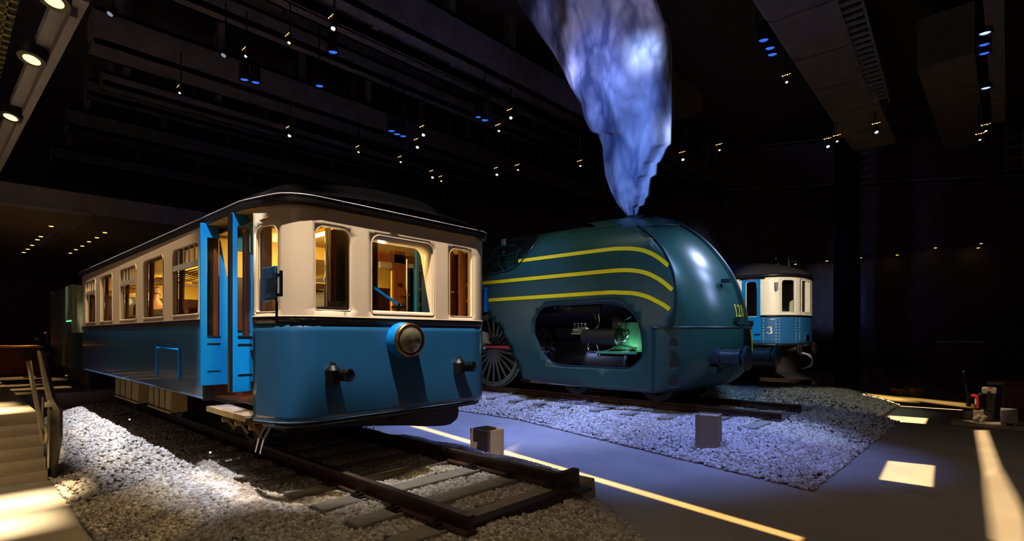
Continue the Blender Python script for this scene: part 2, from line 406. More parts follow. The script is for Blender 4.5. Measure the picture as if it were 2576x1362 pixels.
def rrect(x0, x1, y0, y1, rt, rb=None, n=6):
    rb = rt if rb is None else rb; o = []
    for cx, cy, r, a in ((x1 - rt, y1 - rt, rt, 0), (x0 + rt, y1 - rt, rt, 90), (x0 + rb, y0 + rb, rb, 180), (x1 - rb, y0 + rb, rb, 270)):
        o += [(cx + r * math.cos(R(a + 90 * i / n)), cy + r * math.sin(R(a + 90 * i / n))) for i in range(n + 1)]
    return o
def ring(a, b, fn, d):                                      # frame between two equal outlines
    return None
def copy_thing(root, loc, label=None, group=None):
    r = root.copy(); C.objects.link(r); r.location = loc
    if label: r['label'] = label
    if group: r['group'] = group
    for ch in list(root.children):
        c = ch.copy(); C.objects.link(c); c.parent = r
        for g in ch.children:
            d = g.copy(); C.objects.link(d); d.parent = c
    return r
def stroke(pts, ws):                                        # brush outline polygon for drawn figures
    L, Rr = [], []
    for i, p in enumerate(pts):
        a, b = pts[max(i - 1, 0)], pts[min(i + 1, len(pts) - 1)]
        d = Vector((b[0] - a[0], b[1] - a[1])).normalized(); n = Vector((-d.y, d.x)) * ws[i] / 2
        L.append((p[0] + n.x, p[1] + n.y)); Rr.append((p[0] - n.x, p[1] - n.y))
    return L, Rr
def glyph(mb, ch, fn):                                      # a serif figure in a unit box, mapped by fn(x, y)
    def st(pts, ws):
        L, Q = stroke(pts, ws)
        for i in range(len(pts) - 1): mb.add([fn(*L[i]), fn(*L[i + 1]), fn(*Q[i + 1]), fn(*Q[i])], [(0, 1, 2, 3)])
    def arc(cx, cy, rx, ry, a0, a1, n=14): return [(cx + rx * math.cos(R(a0 + (a1 - a0) * i / n)), cy + ry * math.sin(R(a0 + (a1 - a0) * i / n))) for i in range(n + 1)]
    if ch == '0':
        a = arc(.32, .5, .25, .46, 0, 360, 28); st(a, [.05 + .13 * abs(math.cos(R(360 * i / 28))) for i in range(29)])
    elif ch == '1':
        st([(.28, 0), (.28, .5), (.28, 1)], [.17, .17, .17]); st([(.05, .03), (.5, .03)], [.06, .06]); st([(.06, .86), (.2, .93), (.3, 1)], [.05, .09, .1])
    elif ch == '2':
        a = arc(.33, .72, .22, .24, 175, -30, 12)
        st(a + [(.4, .42), (.2, .2), (.06, .04)], [.16, .09, .07, .06, .06, .08, .11, .15, .17, .17, .16, .14, .13, .11, .08, .06])
        st([(.05, .07), (.3, .09), (.52, .06), (.56, .26)], [.15, .16, .15, .04])
    elif ch == '3':
        a = arc(.3, .74, .2, .22, 165, -80, 12); st(a, [.15, .1, .07, .06, .06, .08, .12, .16, .18, .16, .12, .08, .06])
        b = arc(.3, .27, .25, .25, 85, -165, 14); st(b, [.05, .06, .08, .12, .16, .19, .2, .19, .16, .1, .07, .06, .07, .1, .16])
    elif ch == '.':
        st([(.1, .0), (.1, .14)], [.14, .14])

exec_order = None
# ================================================================== hall
def struct(mb, name, m, **k): return tag(obj(mb, name, m, **k), kind='structure')
struct(MB().box(-45, 14, -9, 46, -.3, 0), 'floor', 'floor')
struct(MB().box(-45, 14, -9, 46, 11.6, 11.9), 'ceiling', 'darker')
WD = Vector((-.888, -.461, 0)).normalized(); W0 = atD(2000, 843, 27); WN = Vector((-WD.y, WD.x, 0))
def atWall(x, y, off=0):
    d = Vector(ray(x, y)); o = Vector((0, 0, CZ)); p0 = W0 + (WN if WN.dot(W0) < 0 else -WN) * off
    t = (p0 - o).dot(WN) / d.dot(WN); return o + d * t
a, b = W0 + WD * 34, W0 - WD * 30
nn = (WN if WN.dot(W0) > 0 else -WN) * .3
struct(MB().add([(a.x, a.y, 0), (b.x, b.y, 0), (b.x + nn.x, b.y + nn.y, 0), (a.x + nn.x, a.y + nn.y, 0), (a.x, a.y, 11.6), (b.x, b.y, 11.6), (b.x + nn.x, b.y + nn.y, 11.6), (a.x + nn.x, a.y + nn.y, 11.6)],
    [(0, 1, 5, 4), (1, 2, 6, 5), (2, 3, 7, 6), (3, 0, 4, 7), (4, 5, 6, 7), (3, 2, 1, 0)]), 'wall_right', 'darker')
struct(MB().box(-45, -44.6, -9, 40, 0, 11.6), 'wall_left', 'darker')
struct(MB().box(14, 14.3, 3, 46, 0, 11.6), 'wall_front', 'darker')
pc = atD(2130, 843, 20.5)
struct(MB().box(pc.x - .32, pc.x + .32, pc.y - .32, pc.y + .32, 0, 11.6, YAW), 'column', 'can')
# transverse catwalk beams under the ceiling, one every few metres
n_trim = 0
for u, w_, z0, z1, v0, v1, m in ((-16.6, .9, 9.0, 9.9, 2.5, 30, 'dark'), (-18.4, .5, 8.8, 9.2, 3, 30, 'dark'), (-20.6, .5, 9.2, 9.7, 3, 30, 'darker'),
                                 (-13.4, .35, 9.3, 9.8, 3, 29, 'dark'), (-11.2, 1.3, 9.2, 10.3, 4, 28, 'dark'), (-11.0, .16, 8.9, 9.1, 4, 28, 'duct'),
                                 (-7.6, .3, 9.6, 10.2, 4, 9.2, 'darker'), (-24.5, 1.0, 9.2, 9.9, 3, 30, 'dark'), (-28.5, .6, 9.0, 9.6, 3, 30, 'dark')):
    n_trim += 1
    mb = MB().box(u - w_ / 2, u + w_ / 2, v0, v1, z0, z0 + .12).box(u - w_ / 2, u + w_ / 2, v0, v1, z1 - .1, z1)
    mb.box(u - w_ / 2, u - w_ / 2 + .06, v0, v1, z0, z1).box(u + w_ / 2 - .06, u + w_ / 2, v0, v1, z0, z1)
    for v in np.arange(v0 + .5, v1, 2.4): mb.box(u - .08, u + .08, v, v + .16, z1 - .05, 11.6)
    struct(mb, 'trim_%d' % n_trim, m)
# big duct with a bright flange over the engine nose, and the cable ladder beside it
du0, du1 = atZ(1905, 0, 8.2), atZ(2130, 345, 8.2)
d = (du1 - du0).normalized()
mb = MB()
for k in range(6):
    p = du0 + d * (-1 + k * 2.0); mb.bar(p + Vector((.55, 0, .55)), p + d * 1.94 + Vector((.55, 0, .55)), 1.15, 1.1)
dt = thing('ventilation_duct', 'big grey ventilation duct under the ceiling above the engine nose', 'duct', du0)
obj(mb, 'duct_run', 'dark', dt)
mb = MB()
for k in range(6):
    p = du0 + d * (-1 + k * 2.0); mb.bar(p + Vector((-.06, 0, .2)), p + d * 1.9 + Vector((-.06, 0, .2)), .05, .34)
obj(mb, 'side_flange', 'duct', dt)
obj(MB().bar(du1 + Vector((0, -.9, .1)), du1 + Vector((0, -.2, .1)), .3, .3), 'yellow_sleeve', 'olive', dt)
hang = MB()
for k in range(5): q = du0 + d * (k * 2.2); hang.cyl((q.x + .55, q.y, 9.2), (q.x + .55, q.y, 11.6), .02, 6)
obj(hang, 'hanger_rods', 'can', dt)
c0, c1 = atZ(2098, -20, 7.9), atZ(2195, 262, 7.9)
t_ = thing('cable_ladder', 'dim cable ladder running beside the big grey duct', 'cable ladder', c0)
mb = MB().bar(c0, c1, .04, .1).bar(c0 + Vector((.36, 0, 0)), c1 + Vector((.36, 0, 0)), .04, .1); obj(mb, 'side_rail', 'dark', t_)
mb = MB(); n_ = 22
for k in range(n_): q = c0.lerp(c1, k / n_); mb.bar(q, q + Vector((.36, 0, 0)), .05, .05)
obj(mb, 'rungs', 'duct', t_)
mb = MB()
for k in range(5): q = c0.lerp(c1, k / 4.2); mb.cyl(q + Vector((.18, 0, 0)), (q.x + .18, q.y, 11.6), .015, 6)
obj(mb, 'hanger_rods', 'can', t_)
# square ducts seen between the plume and the big duct, and at the right edge
p0, p1 = atZ(1690, 150, 9.2), atZ(1800, 60, 9.2)
o = obj(MB().box(-9.6, -7.4, 15.0, 17.2, 9.3, 9.9), 'acoustic_baffle', 'olive', center=True); tag(o, 'brownish acoustic panel under the ceiling right of the smoke', 'panel', kind='thing')
o = obj(MB().box(-1.75, -.6, 17.5, 26, 8.9, 10.2), 'return_duct', 'dark', center=True); tag(o, 'square duct end high up at the right edge', 'duct')
o = obj(MB().box(-.35, -.05, 12, 22, 8.4, 9.4), 'edge_beam', 'dark', center=True); tag(o, 'brown beam in the upper right corner with blue lamps beside it', 'beam')
# pipes along the far wall and the ladders
def wallpipe(name, p, q, r, m, label):
    a, b = atWall(*p, .35), atWall(*q, .35)
    t = thing(name, label, 'pipe', a); obj(MB().cyl(a, b, r, 8), 'pipe_run', m, t)
    mb = MB()
    for k in range(9):
        x = a.lerp(b, (k + .5) / 9); y = x + (WN if WN.dot(W0) > 0 else -WN) * .36; mb.cyl(x, y, r * .6, 6)
    obj(mb, 'brackets', 'darker', t)
wallpipe('walkway_rail', (1180, 512), (2640, 436), .06, 'duct', 'thin lower rail along the dark right wall under the ladders')
wallpipe('conduit', (1790, 380), (2560, 300), .035, 'duct', 'thin upper conduit along the dark right wall above the ladders')
wallpipe('light_track', (1990, 666), (2500, 606), .03, 'crate', 'dim reddish lamp track low on the right wall')
LADL = {2152: 'tall wall ladder right of the engine nose, brightest of the ladders', 1772: 'wall ladder between the smoke and the big duct', 1502: 'faint wall ladder half hidden by the left edge of the smoke',
        1294: 'faint wall ladder at far end of the ceiling beams, left of the smoke', 2531: 'wall ladder cut by the right edge of the photograph'}
for x0, x1, y0, y1, n in ((2152, 2191, 352, 449, 6), (1772, 1801, 398, 470, 5), (1502, 1521, 428, 486, 5), (1294, 1312, 404, 485, 6), (2531, 2576, 345, 430, 4)):
    v = atWall((x0 + x1) / 2, (y0 + y1) / 2, 1.4).y
    a, b, c_ = atV(x0, y1, v), atV(x1, y1 - (x1 - x0) * .19, v), atV(x0, y0, v)
    t = thing('wall_ladder', LADL[x0], 'ladder', (a.x, a.y, min(a.z, b.z)), None)
    z0, z1 = a.z, c_.z
    r_ = .028
    obj(MB().cyl((a.x, v, z0 - .05), (a.x, v, z1 + .3), r_, 6), 'side_rail', 'sash', t); obj(MB().cyl((b.x, v, z0 - .05), (b.x, v, z1 + .3), r_, 6), 'side_rail', 'sash', t)
    mb = MB()
    for k in range(n): z = z0 + (z1 - z0) * k / (n - 1); mb.cyl((a.x, v, z), (b.x, v, z), .022, 6)
    obj(mb, 'rungs', 'sash', t)
    mb = MB()
    for x in (a.x, b.x): mb.cyl((x, v, z1 + .2), (x, v + 3.5, z1 + .2), .015, 6)
    obj(mb, 'wall_bracket', 'darker', t)

# left mezzanine edge, soffit and grid
mb = MB().bar(atZ(186, -20, 5.2), atZ(-30, 445, 5.2), .24, .1).bar(atZ(186, -20, 5.3), atZ(-30, 445, 5.3), .06, .5)
n_trim += 1; struct(mb, 'trim_%d' % n_trim, 'duct')
e0, e1 = atZ(56, -30, 5.6), atZ(-20, 290, 5.6)
n_trim += 1
mb = MB()
for k in range(26):
    q = e0.lerp(e1, k / 25); mb.box(q.x - .03, q.x + .03, -3.4, q.y, 5.6, 5.68)
for v in np.arange(-3.3, e0.y, .14): mb.box(e1.x, e0.x, v, v + .02, 5.6, 5.66)
struct(mb, 'trim_%d' % n_trim, 'mesh')
n_trim += 1
struct(MB().box(-40, -17.2, -4, 6.0, 5.0, 5.5), 'trim_%d' % n_trim, 'dark')
n_trim += 1
q = [atZ(x, y, 4.98) for x, y in ((-60, 503), (212, 540), (112, 617))]
struct(MB().bar(q[0], q[1], .14, .06).bar(q[1], q[2], .30, .05), 'trim_%d' % n_trim, 'duct')

# landing, stairs and platform
struct(MB().box(-40, -10.35, -6, .93, 0, .79), 'floor_landing', 'concrete', bevel=.01)
struct(MB().box(-40, -15.5, .93, 8.0, 0, .60), 'floor_crossing', 'dark', bevel=.01)
mb = MB()
for k in range(5): mb.box(-9.27 - .245 * (k + 1) + .0, -9.27 - .245 * k, -6, .93, 0, .132 * (k + 1))
mb2 = MB()
prof = [(-10.36, 0)]
for k in range(6): prof += [(-9.15 - .2 * k, .1317 * k), (-9.15 - .2 * k, .1317 * (k + 1))]
prof += [(-10.36, .79)]
mb2.prism(prof, lambda x, z: (x, -6, z), lambda x, z: (x, .93, z))
struct(mb2, 'stairs', 'concrete')

# ================================================================== ballast beds
E3 = atZ(2003, 963, .5).x
SLEEP = [(c - .15, c + .15, y0 - .03, y1 + .03) for us, y0, y1 in (([-3.45 - .6 * k for k in range(10)], 2.35, 4.92), ([-3.25 - .79 * k for k in range(9)], 9.38, 13.1), ([E3 - .5 - .8 * k for k in range(3)], 16.1, 18.8)) for c in us]
def icosphere():
    bm = bmesh.new(); bmesh.ops.create_icosphere(bm, subdivisions=1, radius=1)
    v = np.array([q.co[:] for q in bm.verts]); f = np.array([[x.index for x in q.verts] for q in bm.faces]); bm.free(); return v, f
IV, IF = icosphere()
def stones(name, hfun, region, count, size, label, mask=None):
    u0, u1, v0, v1 = region
    P = np.empty((0, 3))
    tries = 0
    while len(P) < count and tries < 12:
        tries += 1
        u = rng.uniform(u0, u1, count * 2); v = rng.uniform(v0, v1, count * 2); h = hfun(u, v)
        ok = h > .012
        for sx0, sx1, sy0, sy1 in SLEEP: ok &= ~((u > sx0) & (u < sx1) & (v > sy0) & (v < sy1))
        if mask is not None: ok &= mask(u, v)
        P = np.vstack([P, np.stack([u, v, h], 1)[ok]])
    P = P[:count]; n = len(P)
    s = size * rng.uniform(.62, 1.35, (n, 1)) * rng.uniform(.65, 1.2, (n, 3)) * .5
    s[:, 2] *= .8
    base = IV[None] * (1 + rng.uniform(-.40, .34, (n, len(IV), 1)))
    base = base * s[:, None, :]
    a = rng.uniform(0, 2 * math.pi, n); b = rng.uniform(-.7, .7, n)
    ca, sa, cb, sb = np.cos(a), np.sin(a), np.cos(b), np.sin(b)
    x, y, z = base[..., 0], base[..., 1], base[..., 2]
    x, z = x * cb[:, None] + z * sb[:, None], -x * sb[:, None] + z * cb[:, None]
    x, y = x * ca[:, None] - y * sa[:, None], x * sa[:, None] + y * ca[:, None]
    V_ = np.stack([x, y, z], 2) + P[:, None, :] + np.array([0, 0, size * .10])
    V_ = V_.reshape(-1, 3); F_ = (IF[None] + (np.arange(n) * len(IV))[:, None, None]).reshape(-1, 3)
    o0 = np.array([(u0 + u1) / 2, (v0 + v1) / 2, 0])
    me = bpy.data.meshes.new(name)
    me.vertices.add(len(V_)); me.vertices.foreach_set('co', (V_ - o0).ravel().astype(np.float32))
    me.loops.add(F_.size); me.loops.foreach_set('vertex_index', F_.ravel().astype(np.int32))
    me.polygons.add(len(F_)); me.polygons.foreach_set('loop_start', np.arange(0, F_.size, 3, dtype=np.int32)); me.polygons.foreach_set('loop_total', np.full(len(F_), 3, np.int32))
    me.update(calc_edges=True); me.validate()
    me.materials.append(M['stone'])
    o = bpy.data.objects.new(name, me); C.objects.link(o); o.location = o0
    return tag(o, label, 'ballast', kind='stuff')
def bed(name, hfun, region, step=.12):
    u0, u1, v0, v1 = region; nu, nv = int((u1 - u0) / step), int((v1 - v0) / step)
    mb = MB(); U_, V_ = np.meshgrid(np.linspace(u0, u1, nu + 1), np.linspace(v0, v1, nv + 1), indexing='ij')
    H = hfun(U_, V_) - .015; H = np.maximum(H, -.05)
    mb.v = [tuple(p) for p in np.stack([U_, V_, H], 2).reshape(-1, 3)]
    mb.f = [[i * (nv + 1) + j, (i + 1) * (nv + 1) + j, (i + 1) * (nv + 1) + j + 1, i * (nv + 1) + j + 1] for i in range(nu) for j in range(nv)]
    return struct(mb, name, 'stonebase', smooth=60)
def sstep(x): x = np.clip(x, 0, 1); return 1 - (1 - x) ** 1.7
def lump(u, v): return .012 * np.sin(u * 5.1 + 1.3 * np.sin(v * 3.7)) + .010 * np.sin(v * 6.3 + u * 2.1)
def hA(u, v):
    dl = (v - .93) / 1.15; dr = (5.75 - v) / .85
    de = np.minimum((-1.95 - .28 * np.abs(v - 3.0) ** 1.3 - u) / 1.35, (5.8 - v - .7 * (u + 4.4)) / 1.0)
    return .275 * np.clip(np.minimum(np.minimum(sstep(dl), sstep(dr)), sstep(de)), 0, 1) + lump(u, v) * (np.minimum(np.minimum(dl, dr), de) > .1)
def hB(u, v):
    foot = 8.72 + np.where(u > -8, -(u + 8) * .262, 0)
    dl = (v - foot) / (9.35 - foot + .25); dr = (14.2 - v) / 1.0; de = (-1.68 - u) / 1.3
    f_ = lambda x: 1 - (1 - np.clip(x, 0, 1)) ** 1.25
    return .285 * np.clip(np.minimum(np.minimum(f_(dl), f_(dr)), f_(de)), 0, 1) + lump(u, v) * (np.minimum(np.minimum(dl, dr), de) > .1)
def hC(u, v):
    dl = (v - 14.7) / 1.2; dr = (19.2 - .9 * np.clip(u + 4, 0, 2) - v) / .9; de = (-2.1 - u) / 1.6
    return .32 * np.clip(np.minimum(np.minimum(sstep(dl), sstep(dr)), sstep(de)), 0, 1) + lump(u, v) * (np.minimum(np.minimum(dl, dr), de) > .1)
bed('ground_ballast_bed', hA, (-15.5, -1.2, .93, 5.9)); bed('ground_ballast_bed', hB, (-24, -1.0, 6.8, 14.3)); bed('ground_ballast_bed', hC, (-24, -1.8, 14.6, 20.8), .2)
stones('ballast', hA, (-7.2, -1.2, .93, 5.9), 38000, .051, 'pale crushed stone under the cream and blue railcar, foreground heap')
stones('ballast', hA, (-15.5, -7.2, .93, 4.2), 19000, .056, 'pale crushed stone along the side of the cream and blue railcar beside the stairs')
stones('ballast', hB, (-13, -1.0, 6.8, 10.6), 30000, .055, 'crushed stone lit blue in front of the green engine')
stones('ballast', hB, (-8, -1.0, 10.6, 14.2), 8000, .066, 'crushed stone between and behind the rails of the green engine')
stones('ballast', hC, (-8.0, -1.8, 14.6, 20.4), 11000, .075, 'greyish heap of crushed stone below the small railcar 3')

# ================================================================== track
RAILP = [(-.07, 0), (.07, 0), (.07, .012), (.012, .03), (.012, .105), (.036, .118), (.036, .15), (-.036, .15), (-.036, .118), (-.012, .105), (-.012, .03), (-.07, .012)]
def rail(v, u0, u1, ztop, label):
    t = thing('rail', label, 'rail', ((u0 + u1) / 2, v, ztop - .15))
    obj(MB().prism(RAILP, lambda y, z: (u0, v + y, ztop - .15 + z), lambda y, z: (u1, v + y, ztop - .15 + z)), 'rail_body', 'rail', t, smooth=0)
    obj(MB().box(u0, u1, v - .033, v + .033, ztop - .001, ztop + .002), 'running_surface', 'railtop', t, smooth=0)
ZR = .46
rail(2.87, -15.4, -3.12, ZR, 'near rail under the cream and blue railcar, ending in the foreground')
rail(4.38, -15.4, -3.38, ZR, 'far rail under the cream and blue railcar, ending beside the hollow concrete box')
rail(10.52, -24, -3.04, ZR, 'near rail under the green engine, lit blue at its end')
rail(12.03, -24, -3.10, ZR, 'far rail under the green engine, ending behind the near one')
e3 = atZ(2003, 963, .5).x
rail(16.85, -24, e3, .5, 'near rail under the small railcar 3'); rail(18.36, -24, e3 + .1, .5, 'far rail under the small railcar 3')
def make_sleeper(rails, v0, v1, top):
    s = thing('sleeper', 'x', 'sleeper', (0, (v0 + v1) / 2, 0))
    obj(MB().prism([(-.13, top - .2), (.13, top - .2), (.11, top), (-.11, top)], lambda x, z: (x, v0, z), lambda x, z: (x, v1, z)), 'concrete_beam', 'sleeper', s, bevel=.012)
    for rv in rails:
        obj(MB().box(-.09, .09, rv - .13, rv + .13, top - .002, top + .014), 'base_plate', 'iron', s, smooth=0)
        for sg in (-1, 1):
            cl = obj(MB().box(-.05, .05, rv + sg * .10 - .035, rv + sg * .10 + .035, top + .012, top + .04).cyl((0, rv + sg * .105, top + .03), (0, rv + sg * .105, top + .085), .016, 8).cyl((0, rv + sg * .105, top + .045), (0, rv + sg * .105, top + .068), .028, 6), 'rail_clip', 'iron', s, smooth=0)
    return s
ORD = 'last,second,third,fourth,fifth,sixth,seventh,eighth,ninth,tenth,eleventh,twelfth'.split(',')
sA = make_sleeper((2.87, 4.38), 2.35, 4.92, .315); sB = make_sleeper((10.52, 12.03), 9.38, 13.1, .315); sC = make_sleeper((16.85, 18.36), 16.1, 18.8, .355)
def lay(src, us, what):
    for k, u in enumerate(us):
        lab = '%s sleeper %s, counted from the rail ends' % (ORD[k], what) if k else 'last concrete sleeper at the open rail ends %s' % what
        o = src if k == 0 else copy_thing(src, src.location.copy())
        o.location = (u, src.location.y, 0); o['label'] = lab; o['group'] = 'sleepers ' + what
lay(sA, [-3.45 - .6 * k for k in range(10)], 'under the cream and blue railcar')
lay(sB, [-3.25 - .79 * k for k in range(9)], 'under the green engine')
lay(sC, [e3 - .5 - .8 * k for k in range(3)], 'under the small railcar 3')
o = obj(MB().box(-3.34, -3.20, 2.95, 4.5, .18, .345), 'end_timber', 'iron', bevel=.01, center=True)
tag(o, 'dark timber lying across the open rail ends in the foreground', 'timber')
mb = MB().box(-3.36, -3.28, 4.25, 4.55, .31, .50).box(-3.36, -3.10, 4.28, 4.52, .31, .34)
o = obj(mb, 'rail_stop', 'iron', bevel=.006, center=True); tag(o, 'small dark stop plate at the end of the far foreground rail', 'rail stop')
# hollow concrete boxes
def conc_box(name, c, hx, hy, z0, z1, label, closed, rz=0):
    t = .018
    mb = MB(); x0, x1, y0, y1 = c[0] - hx, c[0] + hx, c[1] - hy, c[1] + hy
    mb.box(x0, x1, y0, y0 + t, z0, z1, rz, c).box(x0, x1, y1 - t, y1, z0, z1, rz, c).box(x0, x0 + t, y0 + t, y1 - t, z0, z1, rz, c).box(x1 - t, x1, y0 + t, y1 - t, z0, z1, rz, c)
    mb.box(x0 + t, x1 - t, y0 + t, y1 - t, z0, z1 - (.02 if closed else .3), rz, c)
    tt = thing(name, label, 'box', (c[0], c[1], z0)); obj(mb, 'box_walls', 'boxc', tt, smooth=0)
    mb = MB().cyl((c[0], c[1], z1 - .3), (c[0], c[1], z1 - .12), .07, 16)
    if not closed: obj(mb, 'inner_lamp', 'can', tt)
q = atZ(1227, 1145, .16)
conc_box('lamp_box', (q.x - .19, q.y + .17), .2, .16, .08, .50, 'hollow grey box, open at the top, beside the foreground rails', False, R(-4))
q = atZ(1795, 1137, .10)
conc_box('lamp_box', (q.x - .16, q.y + .2), .17, .17, .02, .64, 'tall grey box on the blue lit ballast before the engine', True, R(12))
# little spike lights in the ballast
for (x, y), lab in zip(((326, 1056), (529, 1139), (922, 1068), (940, 1071)), ('small bright LED spike light by the battery boxes of the railcar', 'small bright LED spike light in dark ballast nearest the stairs side foreground',
                        'left of two tiny LED spike lights seen under the railcar front', 'right of two tiny LED spike lights seen under the railcar front')):
    p = atZ(x, y, .35)
    t = thing('spike_light', lab, 'light', (p.x, p.y, .28)); dr = (Vector((0, 0, CZ)) - p).normalized()
    obj(MB().cyl((p.x, p.y, .24), (p.x, p.y, .33), .008, 6), 'spike', 'can', t)
    obj(MB().cyl(p - dr * .06, p, .016, 12), 'lamp_body', 'can', t)
    obj(MB().lathe(p, dr, [(0, .012), (.004, .009), (.006, .001)], 12), 'lens', 'white_led', t)
# clear road-side fittings between rail and stairs
for (x0, y0), (x1, y1), lab in (((262, 990), (345, 985), 'thin pale pipe lying on the ballast near the stairs'), ((283, 1047), (335, 1040), 'short steel bar lying in the dark ballast by the spike light')):
    a, b = atZ(x0, y0, .33), atZ(x1, y1, .33)
    o = obj(MB().cyl(a, b, .018, 8), 'ground_pipe', 'duct', center=True); tag(o, lab, 'pipe')
p = atV(340, 1020, 2.75)
t = thing('point_lever', 'small pale steel bracket standing beside the wheel under the railcar', 'bracket', (p.x, p.y, .3))
obj(MB().bar((p.x - .25, p.y, .62), (p.x + .25, p.y, .66), .06, .04), 'arm', 'steel', t); obj(MB().bar((p.x, p.y, .28), (p.x + .02, p.y, .62), .05, .05), 'post', 'railsteel', t)

# ================================================================== the cream and blue railcar
rc = thing('railcar', 'large cream and blue railcar with open folding doors, standing nearest the camera', 'railcar', (-10.2, 3.62, ZR))
def arcpts(a, c, b, n=8):               # quadratic corner a - c - b
    return [((1 - t) ** 2 * a[0] + 2 * t * (1 - t) * c[0] + t * t * b[0], (1 - t) ** 2 * a[1] + 2 * t * (1 - t) * c[1] + t * t * b[1]) for t in [i / n for i in range(n + 1)]]
FRONT = [(-5.63, 2.178)] + arcpts((-5.36, 2.25), (-5.10, 2.315), (-5.09, 2.60), 10) + arcpts((-5.185, 4.80), (-5.20, 5.12), (-5.62, 5.12), 10)
class Path:
    def __init__(s, pts):
        s.p = [Vector((*q, 0)) for q in pts]; s.l = [0]
        for i in range(1, len(pts)): s.l.append(s.l[-1] + (s.p[i] - s.p[i - 1]).length)
        s.L = s.l[-1]
    def at(s, t, out=0):
        t = min(max(t, 0), s.L); i = 1
        while i < len(s.l) - 1 and s.l[i] < t: i += 1
        f = (t - s.l[i - 1]) / (s.l[i] - s.l[i - 1]); p = s.p[i - 1].lerp(s.p[i], f); d = (s.p[i] - s.p[i - 1]).normalized()
        return p + Vector((d.y, -d.x, 0)) * out if True else p
    def fn(s, out=0): return lambda t, z: (*s.at(t, out).xy, z)
    def find(s, px, py):                 # arc length and height of a photograph point on this wall
        c = [(i * s.L / 2000, s.px(i * s.L / 2000)) for i in range(2001)]
        k = max(range(2001), key=lambda i: c[i][1]); best = min(c[:k + 1], key=lambda q: abs(q[1] - px))[0]
        p = s.at(best); Z = -sn * p.x + cs * p.y
        return best, CZ + (HY - py) / FPX * Z
    def px(s, t):
        p = s.at(t); return CX + FPX * (cs * p.x + sn * p.y) / (-sn * p.x + cs * p.y)
PF = Path(FRONT)
def winrect(P, x0, x1, yt, yb, xt, rt, rb=.03):
    s0, _ = P.find(x0, yb); s1, _ = P.find(x1, yb); zt = P.find(xt, yt)[1]; zb = P.find(x1, yb)[1]
    return s0, s1, zb, zt, rt, rb
GUT, BELT, BAND, SKF, SKS = 3.20, 2.085, 2.012, 1.03, 1.15
WF = [winrect(PF, 648, 703, 566, 785, 690, .10), winrect(PF, 791, 880, 568, 783, 800, .10), winrect(PF, 932, 1088, 590, 795, 935, .11), winrect(PF, 1128, 1185, 625, 798, 1131, .10)]
holes = [rrect(a, b, c_, d_, rt, rb) for a, b, c_, d_, rt, rb in WF]
rect = lambda a, b, c_, d_: [(a, c_), (b, c_), (b, d_), (a, d_)]
obj(MB().sheet(rect(0, PF.L, BAND, GUT), holes, .09, PF.fn()), 'front_panel', 'cream', rc, solid=.045, smooth=40, off=0)
obj(MB().sheet(rect(0, PF.L, SKF, BAND), [], .12, PF.fn()), 'front_apron', 'blue', rc, solid=.045, smooth=40, off=0)
obj(MB().sheet(rect(0, PF.L, BAND, BELT), [], .1, PF.fn(.024)), 'waist_band', 'black', rc, solid=.012, off=0, smooth=40)
def pathstrip(P, z, out, r, s0=0, s1=None, n=60): return MB().tube([(*P.at((s1 or P.L) * i / n + s0 * (1 - i / n), out).xy, z) for i in range(n + 1)], r, 6)
obj(pathstrip(PF, BELT, .028, .008), 'waist_bead', 'cream', rc); obj(pathstrip(PF, SKF, .02, .006), 'apron_bead', 'bead', rc)
for (a, b, c_, d_, rt, rb) in WF[:2] + WF[3:]:
    ol = rrect(a, b, c_, d_, rt, rb)
    fr = obj(MB().tube([PF.fn(.020)(*q) for q in ol], .006, 6, closed=True), 'window_frame', 'cream', rc)
    obj(MB().sheet(ol, [], .5, PF.fn(-.03)), 'pane', 'glass', fr, smooth=0)
# deep raked reveal of the driver's windscreen
a, b, c_, d_, rt, rb = WF[2]
ol = rrect(a, b, c_, d_, rt, rb, 8)
def inset(q, k): x = PF.at(q[0]); dpt = .035 + .21 * max(0, (q[1] - c_) / (d_ - c_)); return (x.x - dpt * k, x.y + 0 * k, q[1] - .02 * k * (q[1] > (c_ + d_) / 2) + .03 * k * (q[1] < (c_ + d_) / 2))
n_ = len(ol); mb = MB().add([inset(q, 0) for q in ol] + [inset(q, 1) for q in ol], [(i, (i + 1) % n_, n_ + (i + 1) % n_, n_ + i) for i in range(n_)])
fr = obj(mb, 'windscreen_reveal', 'cream', rc, solid=.012, smooth=50)
obj(MB().add([inset(q, .96) for q in ol], [list(range(n_))]), 'pane', 'glass', fr, smooth=0)
obj(MB().tube([PF.fn(.022)(*q) for q in ol], .007, 6, closed=True), 'windscreen_bead', 'cream', rc)
